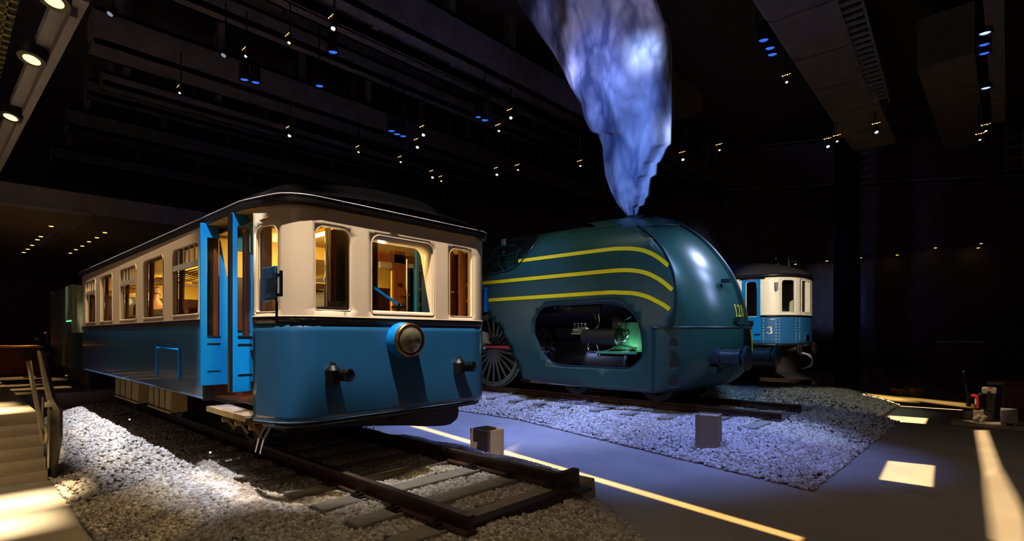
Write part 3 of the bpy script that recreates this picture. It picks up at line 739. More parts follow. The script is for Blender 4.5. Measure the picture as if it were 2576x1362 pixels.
# side walls
REAR = -14.96
SW = [(-14.49, -13.41, 1), (-12.94, -11.87, 0), (-11.25, -10.12, 1), (-9.68, -8.61, 0), (-8.16, -7.1, 1)]
DR0, DR1 = -6.95, -5.72
def side(v, sg, near):
    whole = [rect(REAR, DR0, BAND, GUT)]
    hl = [rrect(a, b, 2.15, 3.03, .09, .02) for a, b, _ in SW]
    nm = '' 
    f = lambda x, z: (x, v, z)
    obj(MB().sheet(rect(REAR, DR0, BAND, GUT), hl, .25, f), 'side_panel', 'cream', rc, solid=.045, off=0, smooth=0)
    obj(MB().sheet(rect(REAR, DR0, SKS, BAND), [], .5, f), 'side_apron', 'blue', rc, solid=.04, off=0, smooth=0)
    obj(MB().box(REAR, DR0, v + sg * .024, v + sg * .030, BAND, BELT), 'waist_band', 'black', rc, smooth=0)
    obj(MB().box(REAR, DR0, v + sg * .024, v + sg * .036, BELT, BELT + .012), 'waist_bead', 'cream', rc, smooth=0)
    obj(MB().box(REAR + .3, DR0, v + sg * .02, v + sg * .03, SKS - .01, SKS + .012), 'apron_bead', 'bead', rc, smooth=0)
    for a, b, vent in SW:
        fr = obj(MB().tube([(x, v + sg * .024, z) for x, z in rrect(a, b, 2.15, 3.03, .09, .02)], .012, 6, closed=True), 'window_frame', 'cream', rc)
        obj(MB().add([(a, v, 2.15), (b, v, 2.15), (b, v, 3.03), (a, v, 3.03)], [(0, 1, 2, 3)]), 'pane', 'glass', fr, smooth=0)
        if vent:
            zt = 2.76; mb = MB().box(a, b, v + sg * .006, v + sg * .03, zt - .02, zt + .03)
            mb.box(a, b, v + sg * .004, v + sg * .022, zt + .03, zt + .055)
            for k in range(1, 5): x = a + (b - a) * k / 5; mb.box(x - .012, x + .012, v + sg * .004, v + sg * .02, zt + .05, 3.01)
            obj(mb, 'ventilator_sash', 'sash', fr, smooth=0)
        mb = MB()
        for s_, e_ in ((a - .02, .24),):     # drawn curtains beside each window
            mb.grid(lambda p, q, s_=s_, e_=e_: (s_ + e_ * q * (1 - .55 * min(p, .7)), v - sg * (.06 + .02 * math.sin(q * 16)), 3.02 - .86 * p), 8, 20)
        obj(mb, 'curtain', 'curtain', rc)
side(2.12, -1, True); side(5.12, 1, False)
obj(MB().box(-8.89, -7.84, 2.09, 2.098, 1.31, 1.71), 'access_flap', 'blue', rc, smooth=0)
obj(MB().tube([(-8.89, 2.088, 1.31), (-8.89, 2.088, 1.715), (-7.84, 2.088, 1.715), (-7.84, 2.088, 1.32)], .018, 6), 'flap_moulding', 'doorblue', rc)
obj(MB().box(REAR - .04, REAR, 2.12, 5.12, SKS, GUT), 'rear_panel', 'cream', rc, smooth=0)
obj(MB().box(DR0 - .03, DR0 + .03, 2.10, 2.2, 1.12, GUT).box(DR0 - .03, DR0 + .03, 5.04, 5.14, 1.12, GUT), 'door_post', 'black', rc, smooth=0)
obj(MB().box(DR0, DR1, 2.40, 2.46, 3.06, GUT).box(DR0, DR1, 5.04, 5.12, 3.10, GUT), 'door_header', 'black', rc, smooth=0)
# roof and gutter
def hw(u): 
    if u < -5.62: return 1.52
    t = min(1, (u + 5.62) / .58); return 1.52 - .42 * (1 - math.sqrt(max(0, 1 - t * t)))
def roofz(u, t):
    rise = .47
    if u > -6.3: rise *= max(0, 1 - ((u + 6.3) / 1.24) ** 2.4) ** .6
    if u < -14.4: rise *= max(0, 1 - ((-14.4 - u) / .7) ** 2.4) ** .6
    return 3.25 + rise * max(0, 1 - abs(t) ** 2.4) ** .75
def roofpt(p, q):
    u = -15.03 + 9.93 * (1 - (1 - p) ** 1.6); t = math.sin((q * 2 - 1) * math.pi / 2)
    return (u, 3.62 + (hw(u) - .03) * t, roofz(u, t) + .02)
obj(MB().grid(roofpt, 60, 24), 'roof', 'roof', rc, smooth=60)
GP = Path([(-15.05, 2.08), (-5.78, 2.11)] + [(x + .05 if x > -5.3 else x + .0, y - .05 if y < 3 else y + .05) for x, y in FRONT[1:]] + [(-15.05, 5.18)])
prof = [(-.05, 3.19), (.012, 3.19), (.02, 3.205), (.02, 3.27), (.005, 3.28), (-.05, 3.28)]
def gpt(p, q):
    s = p * GP.L; o, z = prof[min(int(q * 5 + .5), 5)]; x = GP.at(s, o); return (x.x, x.y, z)
obj(MB().grid(gpt, 240, 5), 'gutter', 'black', rc, smooth=30)
obj(pathstrip(GP, 3.278, .022, .008, n=240), 'gutter_lip', 'duct', rc)
obj(MB().add([(-15, 2.1, 3.185), (-15, 5.14, 3.185), (-5.5, 5.14, 3.185), (-5.12, 4.8, 3.185), (-5.06, 2.7, 3.185), (-5.4, 2.2, 3.185), (-5.75, 2.1, 3.185)], [range(7)]), 'roof_underside', 'intcream', rc, smooth=0)
# folding doors
def leaf(u, v0, v1, vt, win, z0, z1, cut):
    ol = [(v0, z0), (v1, z0), (v1, cut), (vt, z1), (v0, z1)]
    w = rect(*win)
    f = lambda v, z: (u, v, z)
    d = obj(MB().sheet(ol, [w], .3, f), 'door_leaf', 'doorblue', rc, solid=.04, off=0, smooth=0, bevel=.004)
    a, b, c_, e_ = win
    obj(MB().add([(u, a, c_), (u, b, c_), (u, b, e_), (u, a, e_)], [(0, 1, 2, 3)]), 'pane', 'glass', d, smooth=0)
    obj(MB().box(u + .02, u + .024, a, b, c_ - .10, c_ - .082), 'slot', 'black', d, smooth=0)
    obj(MB().box(u + .02, u + .030, a, b, c_ - .006, c_ + .004).box(u + .02, u + .028, a, b, c_ - .41, c_ - .405), 'beading', 'steel', d, smooth=0)
    return d
pA, pB = [atU(x, y, -6.85) for x, y in ((504, 556), (572, 967))]
wA = [atU(x, y, -6.85) for x, y in ((520, 598), (553, 846))]
dA = leaf(-6.85, pA.y, pB.y, atU(546, 560, -6.85).y, (wA[0].y, wA[1].y, wA[1].z, wA[0].z), pB.z, 3.20, 2.55)
obj(MB().box(-6.89, -6.83, pB.y + .0, pB.y + .03, 1.34, 1.52), 'hinge', 'doorblue', dA, smooth=0)
obj(MB().box(-7.0, -6.9, wA[1].y - .05, wA[1].y + .0, 1.75, 3.1), 'inner_stile', 'wood', dA, smooth=0)
d2 = leaf(-6.72, pB.y + .005, pB.y + .27, pB.y + .2, (pB.y + .06, pB.y + .21, 1.95, 2.9), 1.36, 3.15, 2.5)
pA, pB = [atU(x, y, -6.0) for x, y in ((582, 527), (640, 984))]
wB = [atU(x, y, -6.0) for x, y in ((596, 568), (632, 846))]
dB = leaf(-6.0, pA.y, pB.y, atU(621, 530, -6.0).y, (wB[0].y, wB[1].y, wB[1].z, wB[0].z), pB.z, 3.19, 3.03)
obj(MB().box(-6.04, -5.98, pA.y - .022, pA.y + .006, pB.z + .005, 3.18), 'edge_strip', 'black', dB, smooth=0)
obj(MB().box(-6.12, -6.05, wB[0].y + .10, wB[1].y, 1.75, 3.05), 'inner_stile', 'wooddark', dB, smooth=0)
obj(MB().cyl((-5.97, pB.y - .04, 1.38), (-5.93, pB.y - .04, 1.38), .02, 10).cyl((-5.97, pB.y - .04, 1.72), (-5.93, pB.y - .04, 1.72), .02, 10), 'hinge_pin', 'black', dB)
va, vb, vc, vd = (atU(x, 700, -6.12).y for x in (1046, 1052, 1063, 1071))   # far side leaves, also folded open
leaf(-6.12, va, vd, vd - .01, (vb, vc, 1.95, 2.9), 1.36, 3.12, 2.9)
leaf(-6.75, 5.0, 5.3, 5.25, (5.06, 5.22, 1.95, 2.9), 1.36, 3.12, 2.9)
# headlight and marker lamps
hp = PF.find(1005, 856); hc = Vector((*PF.at(hp[0]).xy, hp[1])); hx = Vector((1, -.04, 0)).normalized()
hl_ = obj(MB().lathe(hc, hx, [(-.01, .20), (.06, .205), (.13, .20), (.19, .178), (.20, .178)], 40), 'headlight', 'doorblue', rc, smooth=50)
obj(MB().lathe(hc, hx, [(.185, .186), (.205, .194), (.235, .186), (.245, .168), (.238, .150)], 40, cap=False), 'chrome_rim', 'brass', hl_, smooth=60)
obj(MB().lathe(hc, hx, [(.06, .02), (.10, .09), (.16, .135), (.225, .155)], 40, cap=False), 'reflector', 'chrome', hl_, smooth=60)
obj(MB().lathe(hc, hx, [(.225, .16), (.262, .12), (.280, .07), (.286, .001)], 40, cap=False), 'lens', 'lampglass', hl_, smooth=60)
for x, y in ((848, 943), (1163, 922)):
    s_, z_ = PF.find(x - 12, y); p = Vector((*PF.at(s_).xy, z_))
    mk = obj(MB().lathe(p + Vector((.07, -.03, 0)), (0, 0, 1), [(-.11, .05), (-.09, .075), (.05, .08), (.085, .05), (.10, .03), (.13, .022), (.135, .001)], 20).cyl(p, p + Vector((.05, 0, -.02)), .03, 10), 'marker_lamp', 'black', rc)
    obj(MB().lathe(p + Vector((.05, 0, 0)), (1, .35, 0), [(0, .06), (.17, .062), (.18, .068), (.205, .066), (.21, .055)], 24), 'lamp_hood', 'black', mk)
    obj(MB().box(p.x, p.x + .02, p.y - .08, p.y + .02, p.z - .16, p.z - .02), 'bracket', 'black', mk, smooth=0)
for x, y, w_, h_ in ((846, 1032, .12, .085), (1006, 1011, .09, .05)):
    s_, z_ = PF.find(x, y)
    mb = MB()
    for q in ((s_ - w_ / 2, s_ + w_ / 2, z_ - h_ / 2, z_ - h_ / 2 + .005), (s_ - w_ / 2, s_ + w_ / 2, z_ + h_ / 2 - .005, z_ + h_ / 2), (s_ - w_ / 2, s_ - w_ / 2 + .005, z_ - h_ / 2, z_ + h_ / 2), (s_ + w_ / 2 - .005, s_ + w_ / 2, z_ - h_ / 2, z_ + h_ / 2), (s_ - w_ / 4, s_ + w_ / 4, z_ - .004, z_ + .003)):
        mb.add([PF.fn(.0245)(*k) for k in rect(*q)], [(0, 1, 2, 3)])
    obj(mb, 'stencil_mark', 'olive', rc, smooth=0)
# blue box and bracket beside the vestibule window
p = Vector((-5.52, 2.06, 2.40)); q0, q1 = atV(662, 675, 2.03), atV(694, 757, 2.03)
sb = obj(MB().box(q0.x, q1.x, 2.02, 2.05, q1.z, q0.z), 'signal_box', 'blue', rc, bevel=.01)
mb = MB()
for z in (q0.z - .09, q1.z + .05): mb.box(q0.x + .12, q1.x + .06, 2.005, 2.02, z - .018, z + .018).box(q1.x, q1.x + .07, 2.03, 2.06, z - .014, z + .014)
mb.box(q1.x + .06, q1.x + .085, 2.035, 2.055, q1.z + .04, q0.z - .05)
obj(mb, 'bracket', 'blue', sb, smooth=0)
obj(MB().cyl((q1.x - .03, 2.05, q1.z - .2), (q1.x - .03, 2.05, q1.z), .012, 8).cyl((q1.x - .03, 2.05, q1.z - .19), (q1.x - .03, 2.26, q1.z - .19), .012, 8), 'stay', 'black', sb)
# underframe
obj(MB().box(-14.6, -5.4, 2.75, 4.5, .92, 1.14).box(-6.7, -5.3, 2.35, 4.95, .95, 1.06), 'underframe', 'iron', rc, smooth=0)
catm = lambda p, n: [tuple(.5 * (2 * b[j] + (c_[j] - a[j]) * t + (2 * a[j] - 5 * b[j] + 4 * c_[j] - d_[j]) * t * t + (3 * b[j] - a[j] - 3 * c_[j] + d_[j]) * t ** 3) for j in (0, 1)) for i in range(len(p) - 1) for a, b, c_, d_ in [(p[max(i - 1, 0)], p[i], p[i + 1], p[min(i + 2, len(p) - 1)])] for t in [k / n for k in range(n)]] + [p[-1]]
ob = [(4.9, .98), (4.9, .78), (4.82, .70), (4.68, .665), (4.3, .70), (3.9, .76), (3.1, .84), (2.5, .86), (2.5, .98)]
ob = catm(ob, 4)
obj(MB().prism(ob, lambda v, z: (-6.0, v, z), lambda v, z: (-5.6, v, z)), 'front_guard', 'black', rc)
obj(MB().sheet(rect(.1, PF.L - .1, SKF - .055, SKF), [], .2, PF.fn(-.02)), 'apron_sill', 'black', rc, solid=.02, off=0, smooth=40)
obj(MB().cyl((-5.5, 3.75, .80), (-5.5, 3.75, 1.0), .012, 6).box(-5.53, -5.47, 3.7, 3.8, .86, .885), 'drain_cock', 'iron', rc)
def bogwheel(u, v, zc, r, sg, mt='iron'):
    return MB().lathe((u, v, zc), (0, sg, 0), [(-.03, r + .03), (0, r + .03), (.01, r), (.10, r - .005), (.10, r - .06), (.05, r - .07), (.04, .12), (.11, .11), (.11, .001)], 36)
for u in (-12.0, -10.6, -7.4):
    for v, sg in ((2.87, -1), (4.38, 1)):
        obj(bogwheel(u, v - sg * .04, ZR + .40, .40, sg), 'wheel', 'iron', rc)
    obj(MB().cyl((u, 2.87, ZR + .4), (u, 4.38, ZR + .4), .07, 12), 'axle', 'iron', rc)
for u0, u1, zb in ((-12.67, -10.92, .72), (-10.2, -8.97, .75)):
    bx = obj(MB().box(u0, u1, 2.28, 2.50, zb, 1.14), 'battery_box', 'olive', rc, bevel=.01)
    mb = MB()
    for k in range(1, 4): x = u0 + (u1 - u0) * k / 4; mb.box(x - .012, x + .012, 2.272, 2.281, zb + .02, 1.12)
    obj(mb, 'plank_seams', 'black', bx, smooth=0)
    obj(MB().box(u0, u1, 2.262, 2.29, zb - .01, zb + .02), 'bottom_rail', 'olive', bx, smooth=0)
q = [atZ(x, y, .74) for x, y in ((517, 1026), (617, 1053))]
st = obj(MB().box(-6.9, -5.75, 2.12, 2.85, 1.035, 1.06), 'entrance_step', 'dark', rc, smooth=0)
mb = MB().box(-6.9, -5.75, 2.115, 2.125, 1.0, 1.062)
for u in (-6.75, -6.35, -5.95): mb.bar((u, 2.2, 1.04), (u + .04, 2.36, .78), .05, .03).cyl((u, 2.24, .9), (u, 2.6, .9), .03, 8)
obj(mb, 'step_bracket', 'olive', st, smooth=0)
for k in range(2): obj(MB().tube([(-5.80 + .12 * k, 2.40, 1.02), (-5.84 + .12 * k, 2.3, .80), (-5.92 + .12 * k, 2.30, .64)], .014, 6), 'step_stay', 'steel', st)
# interior
obj(MB().box(-14.9, -5.4, 2.34, 5.0, 1.12, 1.16), 'floor_panel', 'wooddark', rc, smooth=0)
obj(MB().grid(lambda p, q: (-14.9 + 9.55 * p, 2.18 + 2.88 * q, 3.06 + .16 * max(0, 1 - abs(q * 2 - 1) ** 4) ** .5), 2, 24), 'ceiling_lining', 'intcream', rc, smooth=60)
obj(MB().sheet(rect(-14.9, DR0, 1.16, 3.08), [rrect(a + .03, b - .03, 2.18, 3.0, .07, .02) for a, b, _ in SW], .3, lambda x, z: (x, 5.06, z)), 'wall_lining', 'wooddark', rc, smooth=0)
obj(MB().sheet(rect(-14.9, DR0, 1.16, 3.08), [rrect(a + .03, b - .03, 2.18, 3.0, .07, .02) for a, b, _ in SW], .3, lambda x, z: (x, 2.15, z)), 'wall_lining', 'wooddark', rc, smooth=0)
pt = obj(MB().sheet(rect(2.2, 5.05, 1.16, 2.62), [rect(3.2, 4.05, 1.18, 2.60)], .4, lambda v, z: (-7.05, v, z)), 'partition', 'wooddark', rc, solid=.05, off=0, smooth=0)
obj(MB().sheet(rect(2.2, 5.05, 2.62, 3.12), [rect(3.2, 4.05, 2.63, 2.95)], .4, lambda v, z: (-7.05, v, z)), 'partition_top', 'intcream', pt, solid=.05, off=0, smooth=0)
for v in (2.165, 5.045): obj(MB().box(-14.85, DR0, v - .004, v + .004, 3.0, 3.14), 'cove_panel', 'intcream', rc, smooth=0)
obj(MB().box(-14.9, -14.86, 2.2, 5.05, 1.16, 2.78), 'end_lining', 'wooddark', rc, smooth=0); obj(MB().box(-14.9, -14.86, 2.2, 5.05, 2.78, 3.1), 'end_lining_top', 'intcream', rc, smooth=0)
for v0, v1 in ((2.24, 3.1), (4.15, 5.0)):
    for u in (-8.0, -9.3, -10.8, -12.0, -13.3, -14.4):
        s_ = obj(MB().box(u - .22, u + .22, v0, v1, 1.50, 1.62), 'seat', 'seat', rc, bevel=.03)
        obj(MB().box(u - .05, u + .05, v0, v1, 1.6, 2.24), 'backrest', 'seat', s_, bevel=.03)
        obj(MB().box(u - .06, u + .06, v0, v1, 2.235, 2.265).cyl((u, v1 if v0 < 3 else v0, 1.16), (u, v1 if v0 < 3 else v0, 2.3), .018, 8), 'top_rail', 'wood', s_, smooth=0)
        obj(MB().box(u - .18, u - .14, v0 + .05, v1 - .05, 1.16, 1.5).box(u + .14, u + .18, v0 + .05, v1 - .05, 1.16, 1.5), 'legs', 'iron', s_, smooth=0)
for v in (2.5, 4.75):
    mb = MB()
    for k in range(6): mb.cyl((-14.8, v - .2 + .08 * k, 2.78), (-7.1, v - .2 + .08 * k, 2.78), .009, 6)
    for u in np.arange(-14.5, -7, 1.2): mb.bar((u, v - .24, 2.79), (u, v + .26, 2.74), .03, .03)
    obj(mb, 'luggage_rack', 'brass', rc)
for k, (u, v) in enumerate(((-6.15, 3.1), (-8.4, 3.6), (-11.4, 3.6), (-13.6, 3.6))):
    lm = obj(MB().box(u - .28, u + .28, v - .04, v + .04, 3.12, 3.165), 'ceiling_lamp', 'brass', rc, smooth=0)
    obj(MB().box(u - .26, u + .26, v - .032, v + .032, 3.095, 3.12), 'lamp_tube', 'lampglow', lm, smooth=0)
    lamp('coach_lamp_light', 'AREA', (u, v, 3.07), 40 if k else 30, (1, .72, .24), (u, v, 0), .25)
    lamp('coach_lamp_bounce', 'POINT', (u, v, 2.85), 30, (1, .72, .24), None, .1)
v0, v1 = atU(640, 700, -5.63).y, atU(681, 700, -5.63).y
obj(MB().box(-5.66, -5.60, 2.24, v1, 1.2, 3.08), 'vestibule_panel', 'wooddark', rc, smooth=0)
# cab fittings seen through the front windows
z_ = lambda x, u: atU(x, 700, u).y
obj(MB().box(-5.62, -5.58, atU(836, 700, -5.6).y, atU(886, 700, -5.6).y, 1.2, 3.1), 'cab_screen', 'black', rc, smooth=0)
obj(MB().cyl((-5.5, atU(823, 700, -5.5).y, 1.9), (-5.5, atU(823, 700, -5.5).y, 3.1), .022, 12).cyl((-5.5, atU(823, 700, -5.5).y, 2.5), (-5.5, atU(823, 700, -5.5).y, 2.53), .034, 12), 'grab_pole', 'steel', rc)
obj(MB().cyl((-5.55, atU(830, 700, -5.55).y, 1.9), (-5.55, atU(830, 700, -5.55).y, 3.1), .012, 10), 'grab_pole', 'steel', rc)
mb = MB()
for k in range(4): v = atU(829 + k * 4, 700, -5.58).y; mb.cyl((-5.57, v, 1.9), (-5.57, v, 3.08), .016, 8)
obj(mb, 'curtain', 'curtain', rc)
obj(MB().box(-5.5, -5.26, 2.75, 3.25, 1.95, 2.2).cyl((-5.42, atU(856, 760, -5.42).y, 2.2), (-5.42, atU(856, 760, -5.42).y, 2.27), .10, 20), 'driver_desk', 'iron', rc, smooth=0)
va, vb = atU(931, 700, -5.5).y, atU(948, 700, -5.5).y
obj(MB().grid(lambda p, q: (-5.5 + .02 * math.sin(q * 14), va - .05 + (vb - va + .05) * q, 3.05 - 1.0 * p), 4, 16), 'curtain', 'curtain', rc)
a, b = atU(936, 721, -5.25), atU(1014, 775, -5.25)
obj(MB().bar(a, b, .02, .03), 'wiper_bar', 'doorblue', rc, smooth=0)
obj(MB().box(-5.3, -5.22, b.y - .13, b.y + .01, b.z - .015, b.z + .02).box(-5.3, -5.24, atU(1000, 760, -5.27).y - .01, atU(1000, 760, -5.27).y + .015, b.z - .1, b.z + .05), 'latch_handle', 'brass', rc, smooth=0)
v0, v1 = atU(990, 700, -6.4).y, atU(1017, 700, -6.4).y
pst = obj(MB().box(-6.5, -6.38, v0, v1, 1.16, 3.1), 'cab_post', 'wood', rc, smooth=0)
obj(MB().box(-6.38, -6.35, v0 + .12, v0 + .2, 2.33, 2.42).box(-6.38, -6.3, v0 + .1, v0 + .22, 2.46, 2.49), 'catch', 'brass', pst, smooth=0)
obj(MB().cyl((-6.38, v0 + .08, 2.62), (-6.34, v0 + .08, 2.62), .025, 12), 'knob', 'black', pst)
obj(MB().box(-6.5, -6.38, z_(945, -6.4), 5.04, 2.93, 3.05), 'cab_header', 'wood', rc, smooth=0)
obj(MB().box(-6.44, -6.40, z_(955, -6.42), v0 - .02, 2.84, 2.93), 'frosted_panel', 'boxc', rc, smooth=0)
va = z_(975, -6.45)
obj(MB().grid(lambda p, q: (-6.45 + .02 * math.sin(q * 14), va + .05 + (.14 - .09 * max(0, p - .5)) * q, 2.82 - .75 * p), 8, 14), 'curtain', 'intcream', rc)
obj(MB().cyl((-6.1, z_(1024, -6.1), 1.3), (-6.1, z_(1024, -6.1), 2.95), .012, 8).box(-6.2, -6.15, z_(1024, -6.2), z_(1062, -6.2), 2.84, 2.9), 'grab_pole', 'steel', rc)
v0, v1 = atU(1129, 700, -5.9).y, atU(1142, 700, -5.9).y
ps2 = obj(MB().box(-5.95, -5.85, v0, v1, 1.16, 3.1), 'cab_post', 'wood', rc, smooth=0)
obj(MB().box(-5.85, -5.78, v0, v0 + .1, 2.50, 2.53), 'catch', 'brass', ps2, smooth=0)
obj(MB().box(-5.95, -5.88, v1, 5.02, 1.16, 2.0).box(-5.95, -5.9, v1, v1 + .18, 2.0, 2.98), 'cab_panel', 'wooddark', rc, smooth=0)
obj(MB().box(-5.72, -5.66, 5.0, 5.1, 1.16, 3.1), 'door_post', 'wood', rc, smooth=0)
lamp('cab_lamp_light', 'POINT', (-5.75, 3.75, 2.95), 9, (1, .70, .30), None, .05)

# passenger standing in the railcar
def person(name, base, turn, label, shirt='shirt', s=1.0):
    t = thing(name, label, 'person', base)
    def skin(nm, joints, bones, m, parent, lv=2):
        me = bpy.data.meshes.new(nm); me.from_pydata([(x * s, y * s, z * s) for (x, y, z), _ in joints], bones, [])
        o = bpy.data.objects.new(nm, me); C.objects.link(o); o.parent = parent
        sk = o.modifiers.new('skin', 'SKIN'); me.skin_vertices or None
        for i, (_, r_) in enumerate(joints):
            r_ = r_ if isinstance(r_, tuple) else (r_, r_); me.skin_vertices[0].data[i].radius = (r_[0] * s, r_[1] * s)
        me.skin_vertices[0].data[0].use_root = True
        sd = o.modifiers.new('sub', 'SUBSURF'); sd.levels = lv; sd.render_levels = lv
        me.materials.append(M[m]); return o
    J = [((0, 0, .95), (.15, .11)), ((0, .01, 1.15), (.14, .10)), ((0, 0, 1.36), (.17, .10)), ((0, .01, 1.49), (.06, .06)), ((0, -.005, 1.555), (.07, .08)), ((0, -.01, 1.655), (.075, .09)),
         ((.19, .01, 1.38), .055), ((.25, .02, 1.12), .045), ((.22, -.16, .98), .035), ((.20, -.24, .97), (.04, .02)),
         ((-.19, .01, 1.38), .055), ((-.25, .02, 1.12), .045), ((-.22, -.14, .95), .035), ((-.2, -.22, .93), (.04, .02)),
         ((.09, 0, .86), .085), ((.10, -.01, .48), .06), ((.10, .02, .10), .04), ((.10, -.14, .05), (.045, .03)),
         ((-.09, 0, .86), .085), ((-.10, -.01, .48), .06), ((-.10, .02, .10), .04), ((-.10, -.14, .05), (.045, .03))]
    B = [(0, 1), (1, 2), (2, 3), (3, 4), (4, 5), (2, 6), (6, 7), (7, 8), (8, 9), (2, 10), (10, 11), (11, 12), (12, 13), (0, 14), (14, 15), (15, 16), (16, 17), (0, 18), (18, 19), (19, 20), (20, 21)]
    t.rotation_euler = (0, 0, turn)
    b = skin('body', J, B, 'skin', t)
    skin('shirt', [(J[0][0], (.165, .125)), (J[1][0], (.158, .12)), (J[2][0], (.185, .118)), ((0, .01, 1.47), (.078, .072)), (J[6][0], .07), (J[7][0], .06), (J[10][0], .07), (J[11][0], .06)], [(0, 1), (1, 2), (2, 3), (2, 4), (4, 5), (2, 6), (6, 7)], shirt, b)
    skin('trousers', [((0, 0, .93), (.165, .125)), (J[14][0], .10), (J[15][0], .075), (J[16][0], .06), (J[18][0], .10), (J[19][0], .075), (J[20][0], .06)], [(0, 1), (1, 2), (2, 3), (0, 4), (4, 5), (5, 6)], 'trousers', b)
    mb = MB().grid(lambda p, q: (.088 * s * math.sin(p * 1.75) * math.cos(6.2832 * q), (.012 + .105 * math.sin(p * 1.75) * math.sin(6.2832 * q)) * s, (1.625 + .105 * math.cos(p * 1.75)) * s), 8, 20, wrap=True)
    me = obj(mb, 'hair', 'hair', None, smooth=70); me.parent = b
    mb = MB()
    for sg in (-1, 1): mb.lathe((sg * .082 * s, 0, 1.58 * s), (sg, .3, 0), [(-.01, .018), (.012, .024), (.016, .012)], 10)
    mb.lathe((0, -.10 * s, 1.575 * s), (0, -1, -.3), [(-.02, .016), (.02, .013), (.03, .004)], 10)
    e = obj(mb, 'ears_and_nose', 'skin', None, smooth=70); e.parent = b
    mb = MB()
    for sg in (-1, 1): mb.lathe((sg * .033 * s, -.088 * s, 1.605 * s), (0, -1, 0), [(-.01, .011), (.004, .008), (.006, .001)], 10)
    e = obj(mb, 'eyes', 'can', None, smooth=70); e.parent = b
    mb = MB()
    for sg in (-1, 1):
        for k in range(5):
            bx, by, bz = (sg * (.185 + .012 * k), -.25 - .004 * (k % 3), .955 - .012 * k) if k < 4 else (sg * .17, -.21, .97)
            mb.tube([(bx * s, by * s, bz * s), (bx * s - sg * .004, (by - .035) * s, (bz - .012) * s), (bx * s - sg * .012, (by - .055) * s, (bz - .03) * s)], [.009, .0085, .006], 6)
    e = obj(mb, 'fingers', 'skin', None, smooth=70); e.parent = b
    return t
p = atV(391, 722, 2.78)
person('person', (p.x, p.y, 1.16), R(262), 'person in an olive shirt standing inside the railcar behind the fourth side window, back turned', s=(p.z - 1.16) / 1.74)
p = atV(356, 722, 2.86)
person('person', (p.x, p.y, 1.16), R(150), 'second person inside the railcar, mostly hidden by the pillar between side windows', s=(p.z - 1.16) / 1.8)

# ================================================================== the streamlined green engine
VC, HW = 11.25, 1.53
def wz(z): return HW if z <= 3.2 else HW * math.sqrt(max(0, 1 - (min(z, 4.7) - 3.2) ** 3 / 1.5 ** 3))
def atSide(x, y):
    v = VC - HW
    for _ in range(12): v = VC - wz(atV(x, y, v).z)
    return atV(x, y, v)
le = thing('steam_engine', 'streamlined dark green steam engine with yellow lines under the hanging smoke', 'locomotive', (-9, VC, ZR))
near = lambda off=0: (lambda u, z: (u, VC - wz(z) - off, z))
far = lambda off=0: (lambda u, z: (u, VC + wz(z) + off, z))
arch = [(-10.27, 2.78), (-9.97, 2.5), (-9.46, 2.03), (-9.05, 1.43), (-8.70, .82)]
crest = [(p.x, p.z) for p in (atSide(x, y) for x, y in ((1560, 566), (1480, 576), (1371, 591), (1352, 608), (1328, 640), (1300, 670), (1265, 684), (1225, 690)))]
brow = [(p.x, p.z) for p in (atSide(x, y) for x, y in ((1685, 824), (1696, 795), (1702, 740), (1698, 700), (1688, 665), (1668, 625), (1640, 592), (1605, 568)))]
side_ol = [(-14, 2.78)] + arch + [(-7.66, .77), (-6.56, .73), (-5.2, .73), (-5.2, 2.05)] + brow + crest + [(-14, 3.49)]
def catmull(p, n=6):
    o = []
    for i in range(len(p) - 1):
        a, b, c_, d_ = p[max(i - 1, 0)], p[i], p[i + 1], p[min(i + 2, len(p) - 1)]
        for k in range(n):
            t = k / n
            o.append(tuple(.5 * (2 * b[j] + (c_[j] - a[j]) * t + (2 * a[j] - 5 * b[j] + 4 * c_[j] - d_[j]) * t * t + (3 * b[j] - a[j] - 3 * c_[j] + d_[j]) * t ** 3) for j in range(len(b))))
    return o + [p[-1]]
hole = [(p.x, p.z) for p in (atSide(x, y) for x, y in ((1346, 840), (1350, 800), (1375, 772), (1450, 767), (1520, 764), (1560, 769), (1590, 787), (1608, 820), (1616, 865), (1614, 900), (1598, 918), (1570, 927), (1480, 922), (1400, 916), (1370, 890)))]
hole = catmull(hole + [hole[0]], 4)[:-1]
brow_s, crest_s = catmull(brow, 4), catmull(crest, 4)
side_ol = [(-14, 2.78)] + catmull(arch, 4) + [(-7.66, .77), (-6.56, .73), (-5.2, .73), (-5.2, 2.05)] + brow_s + crest_s + [(-14, 3.49)]
